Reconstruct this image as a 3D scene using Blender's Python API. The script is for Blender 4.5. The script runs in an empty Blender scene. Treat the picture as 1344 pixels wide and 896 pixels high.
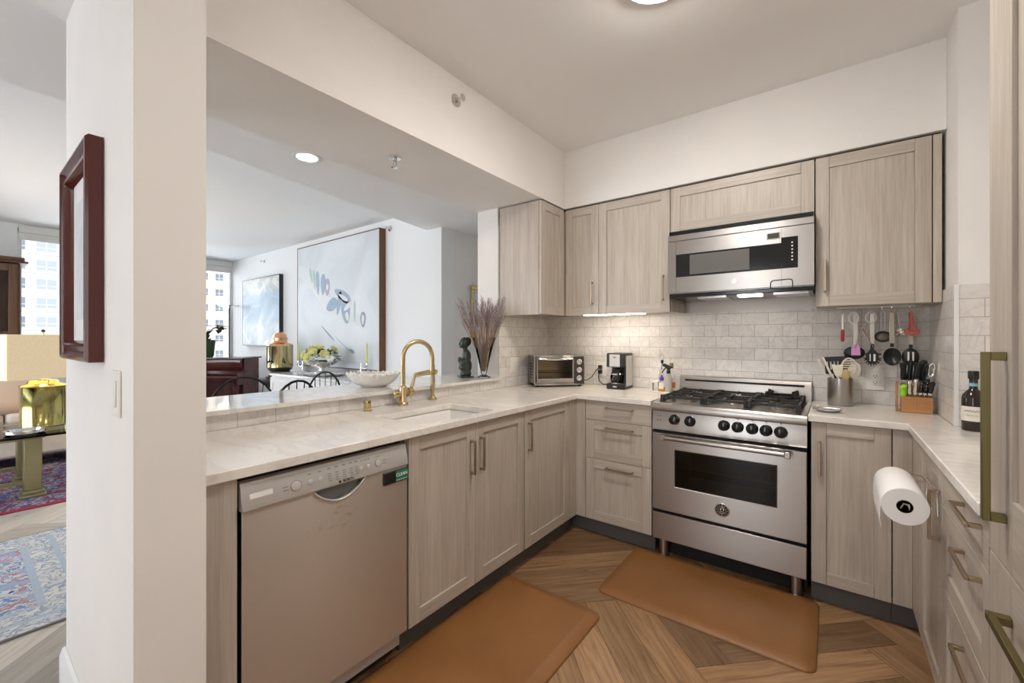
import bpy, math, random
from mathutils import Vector, Matrix
random.seed(7)
C = bpy.context.scene.collection
S = bpy.context.scene
R = math.radians

# ------------------------------------------------------------------ camera, world, light, exposure
CAM_YAW = 37.07
cam = bpy.data.cameras.new('camera'); cam.sensor_width = 36; cam.lens = 36 * 556 / 1344
cam.shift_y = -4 / 1344; cam.clip_start = .02; cam.clip_end = 300
camo = bpy.data.objects.new('camera', cam); C.objects.link(camo)
camo.location = (0, 0, 1.29); camo.rotation_euler = (R(90), 0, R(CAM_YAW))
S.camera = camo
S.view_settings.view_transform = 'Standard'; S.view_settings.look = 'None'
S.view_settings.gamma = 1; S.view_settings.use_curve_mapping = False
S.view_settings.exposure = 0.93
LAMP_KITCHEN = 70.0
FILL_HALL = 4.0
FILL_ENTRY = 40.0
SKY = 3.5
SUN = 5.0

w = bpy.data.worlds.new('world'); S.world = w; w.use_nodes = True
bg = w.node_tree.nodes['Background']; bg.inputs[0].default_value = (.89, .94, 1.0, 1); bg.inputs[1].default_value = SKY
sd = bpy.data.lights.new('sun', 'SUN'); sd.energy = SUN; sd.angle = R(1); sd.color = (1, .95, .87)
so = bpy.data.objects.new('sun', sd); C.objects.link(so); so.rotation_euler = Vector((-.62, .45, -.64)).to_track_quat('-Z', 'Y').to_euler()
try:
    S.cycles.use_denoising = True; S.cycles.max_bounces = 10; S.cycles.diffuse_bounces = 6
    S.cycles.glossy_bounces = 5; S.cycles.transmission_bounces = 8; S.cycles.transparent_max_bounces = 12
    S.cycles.sample_clamp_indirect = 6; S.cycles.caustics_reflective = False; S.cycles.caustics_refractive = False
except Exception:
    pass

def portal(name, loc, rot, sx, sy):
    l = bpy.data.lights.new(name, 'AREA'); l.shape = 'RECTANGLE'; l.size = sx; l.size_y = sy
    l.cycles.is_portal = True
    o = bpy.data.objects.new(name, l); C.objects.link(o); o.location = loc; o.rotation_euler = rot
portal('window_portal', (-7.98, 1.02, 1.45), (0, R(-90), 0), 2.2, 1.1)
portal('window_portal', (-1.1, -2.8, 1.2), (R(90), 0, 0), .8, 2.4)
portal('window_portal', (-5.4, -2.8, 1.4), (R(90), 0, 0), 4.0, 2.2)
portal('window_portal', (-8.85, 2.38, 1.7), (0, R(-90), 0), 1.9, 1.4)

# ------------------------------------------------------------------ materials
def newmat(name):
    m = bpy.data.materials.new(name); m.use_nodes = True
    return m, m.node_tree.nodes, m.node_tree.links, m.node_tree.nodes['Principled BSDF']
def L4(c): return (c[0], c[1], c[2], 1)
def plain(name, col, rough=.5, metal=0, emit=0, ecol=None, trans=0, ior=1.45, coat=0, noise=0, spec=.5):
    m, n, l, b = newmat(name)
    b.inputs['Base Color'].default_value = L4(col); b.inputs['Roughness'].default_value = rough
    b.inputs['Metallic'].default_value = metal; b.inputs['IOR'].default_value = ior
    b.inputs['Transmission Weight'].default_value = trans; b.inputs['Coat Weight'].default_value = coat
    b.inputs['Specular IOR Level'].default_value = spec
    if emit:
        b.inputs['Emission Color'].default_value = L4(ecol or col); b.inputs['Emission Strength'].default_value = emit
    if noise:
        t = n.new('ShaderNodeTexCoord'); no = n.new('ShaderNodeTexNoise'); no.inputs['Scale'].default_value = noise
        no.inputs['Detail'].default_value = 3
        l.new(t.outputs['Object'], no.inputs['Vector'])
        mx = n.new('ShaderNodeMixRGB'); mx.inputs[1].default_value = L4([x * .88 for x in col]); mx.inputs[2].default_value = L4([min(1, x * 1.1) for x in col])
        l.new(no.outputs['Fac'], mx.inputs[0]); l.new(mx.outputs[0], b.inputs['Base Color'])
    return m
def ramp(n, stops):
    r = n.new('ShaderNodeValToRGB'); e = r.color_ramp.elements
    while len(e) < len(stops): e.new(.5)
    for i, (p, c) in enumerate(stops): e[i].position = p; e[i].color = L4(c)
    return r
def coords(n, l, scale, src='Object', rnd=True):
    t = n.new('ShaderNodeTexCoord'); mp = n.new('ShaderNodeMapping'); mp.inputs['Scale'].default_value = scale
    l.new(t.outputs[src], mp.inputs['Vector'])
    if rnd:
        oi = n.new('ShaderNodeObjectInfo'); mul = n.new('ShaderNodeMath'); mul.operation = 'MULTIPLY'; mul.inputs[1].default_value = 37
        l.new(oi.outputs['Random'], mul.inputs[0])
        cb = n.new('ShaderNodeCombineXYZ')
        for i in range(3): l.new(mul.outputs[0], cb.inputs[i])
        l.new(cb.outputs[0], mp.inputs['Location'])
    return mp
def wood(name, c0, c1, c2, scale, rough=.5, bump=.05, fine=1.0):
    m, n, l, b = newmat(name)
    mp = coords(n, l, scale)
    n1 = n.new('ShaderNodeTexNoise'); n1.inputs['Scale'].default_value = 1; n1.inputs['Detail'].default_value = 5; n1.inputs['Roughness'].default_value = .65; n1.inputs['Distortion'].default_value = .6
    l.new(mp.outputs[0], n1.inputs['Vector'])
    r = ramp(n, [(.28, c0), (.5, c1), (.72, c2)]); l.new(n1.outputs['Fac'], r.inputs[0])
    mp2 = coords(n, l, [s * 6 * fine for s in scale])
    n2 = n.new('ShaderNodeTexNoise'); n2.inputs['Scale'].default_value = 1; n2.inputs['Detail'].default_value = 2
    l.new(mp2.outputs[0], n2.inputs['Vector'])
    r2 = ramp(n, [(.3, (.80, .79, .78)), (.62, (1, 1, 1))]); l.new(n2.outputs['Fac'], r2.inputs[0])
    mx = n.new('ShaderNodeMixRGB'); mx.blend_type = 'MULTIPLY'; mx.inputs[0].default_value = .8
    l.new(r.outputs[0], mx.inputs[1]); l.new(r2.outputs[0], mx.inputs[2]); l.new(mx.outputs[0], b.inputs['Base Color'])
    bp = n.new('ShaderNodeBump'); bp.inputs['Strength'].default_value = bump; bp.inputs['Distance'].default_value = .002
    l.new(n2.outputs['Fac'], bp.inputs['Height']); l.new(bp.outputs[0], b.inputs['Normal'])
    b.inputs['Roughness'].default_value = rough; b.inputs['Specular IOR Level'].default_value = .5
    return m
G0, G1, G2 = (.440, .380, .320), (.525, .465, .400), (.590, .535, .470)
M = {}
M['oakV'] = wood('greige_oak_upright', G0, G1, G2, (16, 16, .7), rough=.40)
M['oakH'] = wood('greige_oak_level', G0, G1, G2, (.7, 16, 16), rough=.40)
M['toe'] = plain('toe_kick_grey', (.11, .105, .10), .55)
M['dark'] = plain('gap_black', (.012, .011, .011), .7)
M['wall'] = plain('wall_paint', (.85, .83, .805), .75, noise=1.5)
M['wallw'] = plain('wall_paint_living', (.84, .85, .85), .75)
M['ceil'] = plain('ceiling_paint', (.87, .86, .85), .8)
M['trimw'] = plain('trim_white', (.82, .82, .81), .45)
M['plate'] = plain('plate_white', (.82, .80, .75), .4)
M['white'] = plain('white_plastic', (.80, .79, .77), .35)
M['black'] = plain('black_plastic', (.014, .014, .015), .35)
M['blackgloss'] = plain('black_gloss', (.012, .012, .013), .12)
M['rubber'] = plain('black_rubber', (.012, .012, .012), .7)
M['iron'] = plain('cast_iron', (.022, .020, .019), .5)
M['wire'] = plain('black_wire', (.02, .02, .022), .4, .6)
M['brass'] = plain('brushed_brass', (.62, .49, .28), .26, 1)
M['brasspol'] = plain('polished_brass', (.68, .57, .29), .14, 1)
M['pull'] = plain('bronze_pull', (.44, .345, .245), .38, 1)
M['pullolive'] = plain('olive_bronze_pull', (.22, .19, .085), .45, 1)
M['copper'] = plain('copper', (.80, .42, .24), .2, 1)
M['chrome'] = plain('chrome', (.80, .80, .80), .08, 1)
M['silver'] = plain('silver', (.82, .80, .78), .15, 1)
M['porcelain'] = plain('porcelain', (.86, .85, .83), .18)
M['sink'] = plain('sink_white', (.92, .91, .885), .22)
M['paper'] = plain('paper_white', (.88, .87, .86), .85)
M['silverplastic'] = plain('silver_grey_plastic', (.56, .55, .535), .35, .25)
M['ink'] = plain('ink_black', (.03, .03, .03), .5)
M['inkgrey'] = plain('ink_grey', (.22, .22, .22), .5)
M['green'] = plain('magnet_green', (.02, .20, .12), .4)
M['lime'] = plain('lime_plastic', (.36, .80, .04), .4)
M['red'] = plain('red_plastic', (.52, .04, .05), .35)
M['redbrush'] = plain('coral_red_metal', (.62, .15, .13), .35)
M['purple'] = plain('purple_plastic', (.13, .05, .40), .4)
M['lilac'] = plain('lilac_silicone', (.56, .28, .54), .45)
M['amber'] = plain('amber_liquid', (.75, .33, .03), .1, trans=.4)
M['orange'] = plain('orange_label', (.80, .20, .05), .4)
M['cream'] = plain('cream_utensil', (.75, .70, .58), .45)
M['woodspoon'] = plain('spoon_wood', (.50, .36, .16), .5)
M['stone'] = plain('dark_green_stone', (.025, .035, .030), .2, noise=30)
M['leather'] = None
M['label'] = plain('label_cream', (.78, .75, .66), .6)
M['bluecap'] = plain('blue_foil', (.18, .50, .62), .3)
M['bottle'] = plain('brown_bottle', (.035, .024, .022), .12)
M['clear'] = plain('clear_plastic', (.95, .95, .95), .05, trans=.95, ior=1.2)
M['glass'] = plain('glass_clear', (.97, .98, .98), .02, trans=1, ior=1.3)
M['frost'] = plain('lamp_lens', (1, .96, .90), .5, emit=LAMP_KITCHEN, ecol=(1, .94, .87))
M['fillentry'] = plain('entry_fill_lens', (1, .96, .90), .5, emit=FILL_ENTRY, ecol=(1, .955, .90))
M['fillhall'] = plain('hall_fill_lens', (1, .96, .90), .5, emit=FILL_HALL, ecol=(1, .925, .84))
M['strip'] = plain('strip_lens', (1, .9, .75), .5, emit=17, ecol=(1, .86, .68))
M['hoodlamp'] = plain('hood_lamp_lens', (1, .9, .75), .5, emit=9, ecol=(1, .85, .66))
M['downlens'] = plain('downlight_lens', (1, .96, .90), .5, emit=14, ecol=(1, .95, .88))

def steel(name, col=(.43, .405, .38), rough=.30, stretch=(1.5, 90, 90), aniso=.7):
    m, n, l, b = newmat(name)
    mp = coords(n, l, stretch)
    no = n.new('ShaderNodeTexNoise'); no.inputs['Scale'].default_value = 1; no.inputs['Detail'].default_value = 3
    l.new(mp.outputs[0], no.inputs['Vector'])
    mr = n.new('ShaderNodeMapRange'); mr.inputs['To Min'].default_value = rough - .02; mr.inputs['To Max'].default_value = rough + .04
    l.new(no.outputs['Fac'], mr.inputs[0]); l.new(mr.outputs[0], b.inputs['Roughness'])
    b.inputs['Base Color'].default_value = L4(col); b.inputs['Metallic'].default_value = 1
    tg = n.new('ShaderNodeTangent'); tg.direction_type = 'RADIAL'; tg.axis = 'Z'; l.new(tg.outputs[0], b.inputs['Tangent'])
    b.inputs['Anisotropic'].default_value = aniso; b.inputs['Anisotropic Rotation'].default_value = .25
    bp = n.new('ShaderNodeBump'); bp.inputs['Strength'].default_value = .012; bp.inputs['Distance'].default_value = .0002
    l.new(no.outputs['Fac'], bp.inputs['Height']); l.new(bp.outputs[0], b.inputs['Normal'])
    return m
M['steel'] = steel('brushed_steel')
M['steelV'] = steel('brushed_steel_upright', stretch=(90, 90, 1.5))

def smudged_steel():
    m = steel('smudged_dishwasher_steel', (.72, .69, .655), .36, (60, 60, 1.5), .85); n, l = m.node_tree.nodes, m.node_tree.links
    b = n['Principled BSDF']
    mp = coords(n, l, (9, 9, 22), rnd=False); no = n.new('ShaderNodeTexNoise'); no.inputs['Scale'].default_value = 1; no.inputs['Detail'].default_value = 6; no.inputs['Roughness'].default_value = .7
    l.new(mp.outputs[0], no.inputs['Vector'])
    t = n.new('ShaderNodeTexCoord'); sub = n.new('ShaderNodeVectorMath'); sub.operation = 'SUBTRACT'; sub.inputs[1].default_value = (.33, 0, .66)
    l.new(t.outputs['Object'], sub.inputs[0])
    sc = n.new('ShaderNodeVectorMath'); sc.operation = 'MULTIPLY'; sc.inputs[1].default_value = (5, 0, 11); l.new(sub.outputs[0], sc.inputs[0])
    ln = n.new('ShaderNodeVectorMath'); ln.operation = 'LENGTH'; l.new(sc.outputs[0], ln.inputs[0])
    mr = n.new('ShaderNodeMapRange'); mr.inputs[1].default_value = 0; mr.inputs[2].default_value = 1; mr.inputs[3].default_value = .24; mr.inputs[4].default_value = 0
    l.new(ln.outputs[1], mr.inputs[0])
    ad = n.new('ShaderNodeMath'); ad.operation = 'ADD'; l.new(no.outputs['Fac'], ad.inputs[0]); l.new(mr.outputs[0], ad.inputs[1])
    r = ramp(n, [(.70, (.72, .69, .655)), (.80, (.48, .40, .33))]); l.new(ad.outputs[0], r.inputs[0]); l.new(r.outputs[0], b.inputs['Base Color'])
    return m
M['dwsteel'] = smudged_steel()

def marble(name, base, vein, scale, rough, stretch=(1, 1, 1), amt=.6):
    m, n, l, b = newmat(name)
    mp = coords(n, l, stretch, rnd=False)
    n1 = n.new('ShaderNodeTexNoise'); n1.inputs['Scale'].default_value = scale; n1.inputs['Detail'].default_value = 8; n1.inputs['Roughness'].default_value = .62; n1.inputs['Distortion'].default_value = 1.2
    l.new(mp.outputs[0], n1.inputs['Vector'])
    r = ramp(n, [(.36, base), (.47, [base[i] * (1 - amt * .5) + vein[i] * amt * .5 for i in range(3)]), (.50, [base[i] * (1 - amt) + vein[i] * amt for i in range(3)]), (.54, base), (.72, [min(1, x * 1.05) for x in base])])
    l.new(n1.outputs['Fac'], r.inputs[0]); l.new(r.outputs[0], b.inputs['Base Color'])
    b.inputs['Roughness'].default_value = rough
    return m
M['counter'] = marble('countertop_stone', (.83, .80, .755), (.68, .635, .58), 3.0, .16, (1, 2.2, 1), .55)
M['ledge'] = marble('ledge_marble', (.76, .74, .70), (.6, .57, .54), 4, .05, (1, 1.6, 1), .5)
M['buffettop'] = marble('buffet_marble', (.80, .80, .80), (.5, .5, .52), 3, .12)

def tile(name, axis, bw=.1524, rh=.0765, off=0, zoff=0):
    m, n, l, b = newmat(name)
    t = n.new('ShaderNodeTexCoord'); sx = n.new('ShaderNodeSeparateXYZ'); l.new(t.outputs['Object'], sx.inputs[0])
    cb = n.new('ShaderNodeCombineXYZ')
    a1 = n.new('ShaderNodeMath'); a1.inputs[1].default_value = 10 + off; l.new(sx.outputs[axis], a1.inputs[0]); l.new(a1.outputs[0], cb.inputs[0])
    a2 = n.new('ShaderNodeMath'); a2.inputs[1].default_value = rh * 8 - .92 + zoff; l.new(sx.outputs[2], a2.inputs[0]); l.new(a2.outputs[0], cb.inputs[1])
    br = n.new('ShaderNodeTexBrick'); br.offset = .5; br.inputs['Scale'].default_value = 1
    br.inputs['Brick Width'].default_value = bw; br.inputs['Row Height'].default_value = rh
    br.inputs['Mortar Size'].default_value = .0015; br.inputs['Mortar Smooth'].default_value = .15; br.inputs['Bias'].default_value = 0
    br.inputs['Color1'].default_value = (.80, .772, .738, 1); br.inputs['Color2'].default_value = (.725, .695, .665, 1); br.inputs['Mortar'].default_value = (.43, .405, .375, 1)
    l.new(cb.outputs[0], br.inputs['Vector'])
    no = n.new('ShaderNodeTexNoise'); no.inputs['Scale'].default_value = 9; no.inputs['Detail'].default_value = 8; no.inputs['Roughness'].default_value = .65; no.inputs['Distortion'].default_value = 1
    l.new(t.outputs['Object'], no.inputs['Vector'])
    r = ramp(n, [(.40, (1, 1, 1)), (.485, (.90, .90, .90)), (.5, (.82, .82, .82)), (.53, (1, 1, 1))]); l.new(no.outputs['Fac'], r.inputs[0])
    mx = n.new('ShaderNodeMixRGB'); mx.blend_type = 'MULTIPLY'; mx.inputs[0].default_value = .9
    l.new(br.outputs['Color'], mx.inputs[1]); l.new(r.outputs[0], mx.inputs[2]); l.new(mx.outputs[0], b.inputs['Base Color'])
    inv = n.new('ShaderNodeMath'); inv.operation = 'SUBTRACT'; inv.inputs[0].default_value = 1; l.new(br.outputs['Fac'], inv.inputs[1])
    bp = n.new('ShaderNodeBump'); bp.inputs['Strength'].default_value = .5; bp.inputs['Distance'].default_value = .0015
    l.new(inv.outputs[0], bp.inputs['Height']); l.new(bp.outputs[0], b.inputs['Normal'])
    b.inputs['Roughness'].default_value = .28
    return m
M['tileX'] = tile('marble_subway_tile_back', 0)
M['tileY'] = tile('marble_subway_tile_side', 1, off=.04)

def floor_mat(name, cs, rough=.38):
    m, n, l, b = newmat(name)
    at = n.new('ShaderNodeAttribute'); at.attribute_name = 'plank'
    uv = n.new('ShaderNodeUVMap'); uv.uv_map = 'UVMap'
    mp = n.new('ShaderNodeMapping'); mp.inputs['Scale'].default_value = (2.2, 34, 1); l.new(uv.outputs[0], mp.inputs['Vector'])
    no = n.new('ShaderNodeTexNoise'); no.inputs['Scale'].default_value = 1; no.inputs['Detail'].default_value = 6; no.inputs['Roughness'].default_value = .65; no.inputs['Distortion'].default_value = 1.4
    l.new(mp.outputs[0], no.inputs['Vector'])
    r = ramp(n, [(.28, cs[0]), (.5, cs[1]), (.74, cs[2])]); l.new(no.outputs['Fac'], r.inputs[0])
    mp2 = n.new('ShaderNodeMapping'); mp2.inputs['Scale'].default_value = (3, 7, 1); l.new(uv.outputs[0], mp2.inputs['Vector'])
    vo = n.new('ShaderNodeTexVoronoi'); vo.inputs['Scale'].default_value = 1; l.new(mp2.outputs[0], vo.inputs['Vector'])
    rk = ramp(n, [(.03, (.22, .16, .12)), (.10, (1, 1, 1))]); l.new(vo.outputs['Distance'], rk.inputs[0])
    mk = n.new('ShaderNodeMixRGB'); mk.blend_type = 'MULTIPLY'; mk.inputs[0].default_value = .55; l.new(r.outputs[0], mk.inputs[1]); l.new(rk.outputs[0], mk.inputs[2])
    mr = n.new('ShaderNodeMapRange'); mr.inputs[3].default_value = .62; mr.inputs[4].default_value = 1.45; l.new(at.outputs['Fac'], mr.inputs[0])
    cb = n.new('ShaderNodeCombineXYZ')
    for i in range(3): l.new(mr.outputs[0], cb.inputs[i])
    mx = n.new('ShaderNodeMixRGB'); mx.blend_type = 'MULTIPLY'; mx.inputs[0].default_value = 1
    l.new(mk.outputs[0], mx.inputs[1]); l.new(cb.outputs[0], mx.inputs[2]); l.new(mx.outputs[0], b.inputs['Base Color'])
    b.inputs['Roughness'].default_value = rough
    return m
M['floor'] = floor_mat('brown_oak_planks', [(.165, .083, .038), (.30, .172, .086), (.42, .262, .142)], .33)
M['floorl'] = floor_mat('oak_planks_painted_light', [(.36, .33, .29), (.47, .44, .40), (.56, .53, .49)], .35)  # same oak floor, paler and greyer to paint in the living-room daylight
M['seam'] = plain('plank_seam', (.04, .022, .012), .6)
M['seaml'] = plain('plank_seam_grey', (.16, .15, .14), .6)

def leather():
    m, n, l, b = newmat('tan_mat_vinyl')
    t = n.new('ShaderNodeTexCoord'); no = n.new('ShaderNodeTexNoise'); no.inputs['Scale'].default_value = 3.5; no.inputs['Detail'].default_value = 4
    l.new(t.outputs['Object'], no.inputs['Vector'])
    r = ramp(n, [(.3, (.235, .100, .029)), (.7, (.290, .130, .042))]); l.new(no.outputs['Fac'], r.inputs[0]); l.new(r.outputs[0], b.inputs['Base Color'])
    b.inputs['Roughness'].default_value = .42
    return m
M['leather'] = leather()

def pattern_rug(name, pal, scale):
    m, n, l, b = newmat(name)
    t = n.new('ShaderNodeTexCoord'); vo = n.new('ShaderNodeTexVoronoi'); vo.inputs['Scale'].default_value = scale
    no = n.new('ShaderNodeTexNoise'); no.inputs['Scale'].default_value = scale * .9; no.inputs['Detail'].default_value = 3; no.inputs['Distortion'].default_value = 2.5
    l.new(t.outputs['Object'], vo.inputs['Vector']); l.new(t.outputs['Object'], no.inputs['Vector'])
    ad = n.new('ShaderNodeMath'); ad.operation = 'MULTIPLY_ADD'; ad.inputs[1].default_value = .45
    l.new(vo.outputs['Distance'], ad.inputs[0]); l.new(no.outputs['Fac'], ad.inputs[2])
    r = ramp(n, [(.36 + .55 * i / len(pal), c) for i, c in enumerate(pal)]); r.color_ramp.interpolation = 'CONSTANT'
    l.new(ad.outputs[0], r.inputs[0]); l.new(r.outputs[0], b.inputs['Base Color']); b.inputs['Roughness'].default_value = .95
    return m
RUGP = [(.03, .05, .22), (.50, .56, .62), (.66, .66, .64), (.16, .26, .48), (.60, .62, .62), (.42, .22, .24), (.30, .42, .58)]
M['rugfield'] = pattern_rug('blue_rug_field', RUGP, 9)
M['rugborder'] = pattern_rug('pale_rug_border', [(.42, .46, .52), (.64, .64, .62), (.56, .58, .58), (.30, .36, .46), (.66, .65, .62)], 15)
M['rugband'] = plain('pale_blue_rug_band', (.42, .50, .58), .95, noise=40)
M['rugred'] = pattern_rug('navy_rug_field', [(.02, .03, .12), (.06, .06, .22), (.30, .03, .05), (.03, .05, .16), (.40, .34, .30), (.10, .10, .28)], 11)
M['rededge'] = plain('crimson_rug_edge', (.33, .02, .05), .9, noise=40)
M['mahog'] = wood('mahogany', (.09, .018, .012), (.145, .028, .020), (.20, .045, .030), (6, 6, .8), .22, .02)
M['pianowood'] = wood('piano_mahogany', (.055, .012, .011), (.085, .018, .015), (.12, .028, .022), (.8, 6, 6), .12, .01)
M['hutch'] = wood('hutch_walnut', (.075, .033, .018), (.12, .056, .030), (.17, .084, .046), (9, 9, .9), .35)
M['block'] = wood('block_wood', (.36, .155, .045), (.47, .22, .075), (.56, .29, .11), (2, 20, 24), .4)
M['brownedge'] = plain('canvas_edge_brown', (.16, .075, .035), .6, noise=12)
M['shade'] = plain('lamp_shade_linen', (.80, .70, .52), .9, emit=.16, ecol=(1, .74, .40), noise=60)
M['sofa'] = plain('sofa_white', (.74, .71, .66), .9, noise=18)
M['pillow'] = plain('pillow_beige', (.66, .52, .40), .9)
M['goldcol'] = plain('antique_gold', (.36, .33, .18), .42, .75)
M['leaf'] = plain('leaf_green', (.045, .11, .035), .45)
M['darkleaf'] = plain('dark_leaf', (.022, .032, .016), .5)
M['petal'] = plain('petal_cream', (.80, .78, .38), .7)
M['petalw'] = plain('petal_white', (.84, .86, .76), .7)
M['candle'] = plain('candle_yellow', (.72, .72, .16), .5)
M['stem'] = plain('dry_stem', (.30, .18, .11), .85)
M['bud'] = plain('dry_lavender', (.27, .215, .235), .9)
M['potgreen'] = plain('green_glazed_pot', (.035, .075, .03), .15)
M['bldgA'] = plain('facade_grey', (.155, .16, .165), .8)
M['bldgB'] = plain('facade_cream', (.20, .18, .155), .8)
M['bwin'] = plain('facade_window', (.03, .04, .05), .2)
M['bwin2'] = plain('facade_window_pale', (.08, .09, .10), .25)
M['bframe'] = plain('facade_window_frame', (.21, .21, .21), .6)
M['blind'] = plain('roller_blind', (.78, .77, .74), .7)
M['pane'] = None
def thin_glass(name, tint=(1, 1, 1), refl=.06, rough=.02):
    m, n, l, b = newmat(name); n.remove(b); out = n['Material Output']
    tr = n.new('ShaderNodeBsdfTransparent'); tr.inputs[0].default_value = L4(tint)
    gl = n.new('ShaderNodeBsdfGlossy'); gl.inputs['Roughness'].default_value = rough
    fr = n.new('ShaderNodeFresnel'); fr.inputs[0].default_value = 1.35
    mx = n.new('ShaderNodeMixShader'); l.new(fr.outputs[0], mx.inputs[0]); l.new(tr.outputs[0], mx.inputs[1]); l.new(gl.outputs[0], mx.inputs[2])
    l.new(mx.outputs[0], out.inputs['Surface'])
    return m
M['pane'] = thin_glass('window_pane_glass')
M['ovenglass'] = thin_glass('oven_dark_glass', (.52, .48, .43))
M['toastglass'] = thin_glass('toaster_glass', (.84, .80, .72))
M['vaseglass'] = thin_glass('vase_glass', (.965, .97, .97))
M['carafe'] = thin_glass('carafe_glass', (.75, .75, .75))
M['tableglass'] = thin_glass('table_glass', (.95, .985, .975))
def painting(name, kind):
    m, n, l, b = newmat(name)
    t = n.new('ShaderNodeTexCoord'); no = n.new('ShaderNodeTexNoise'); no.inputs['Detail'].default_value = 7; no.inputs['Distortion'].default_value = 1.5
    mp = n.new('ShaderNodeMapping'); l.new(t.outputs['Generated'], mp.inputs[0]); l.new(mp.outputs[0], no.inputs['Vector'])
    if kind == 'sea':
        no.inputs['Scale'].default_value = 3.2
        sep = n.new('ShaderNodeSeparateXYZ'); l.new(t.outputs['Generated'], sep.inputs[0])
        rz = ramp(n, [(0, (.52, .56, .58)), (.25, (.66, .68, .69)), (.45, (.42, .53, .62)), (.74, (.30, .40, .50)), (.80, (.46, .47, .46)), (1, (.54, .52, .46))]); l.new(sep.outputs[2], rz.inputs[0])
        rn = ramp(n, [(.35, (.55, .66, .75)), (.5, (.80, .86, .90)), (.62, (1.25, 1.22, 1.2))]); l.new(no.outputs['Fac'], rn.inputs[0])
        mx = n.new('ShaderNodeMixRGB'); mx.blend_type = 'MULTIPLY'; mx.inputs[0].default_value = 1; l.new(rz.outputs[0], mx.inputs[1]); l.new(rn.outputs[0], mx.inputs[2])
        l.new(mx.outputs[0], b.inputs['Base Color'])
    else:
        no.inputs['Scale'].default_value = 2
        r = ramp(n, [(.35, (.60, .64, .67)), (.5, (.66, .70, .73)), (.68, (.71, .74, .76))]); l.new(no.outputs['Fac'], r.inputs[0]); l.new(r.outputs[0], b.inputs['Base Color'])
    b.inputs['Roughness'].default_value = .45
    return m
M['sea'] = painting('seascape_paint', 'sea'); M['palepaint'] = painting('pale_canvas_paint', 'pale')
M['artblue'] = plain('paint_blue', (.33, .43, .54), .6, noise=14); M['artgreen'] = plain('paint_green', (.42, .56, .50), .6, noise=14)
M['artwhite'] = plain('paint_white', (.70, .73, .74), .6); M['artgrey'] = plain('paint_grey', (.30, .36, .38), .6); M['artmauve'] = plain('paint_mauve', (.42, .38, .50), .6)
M['print'] = painting('framed_print', 'pale')

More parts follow.
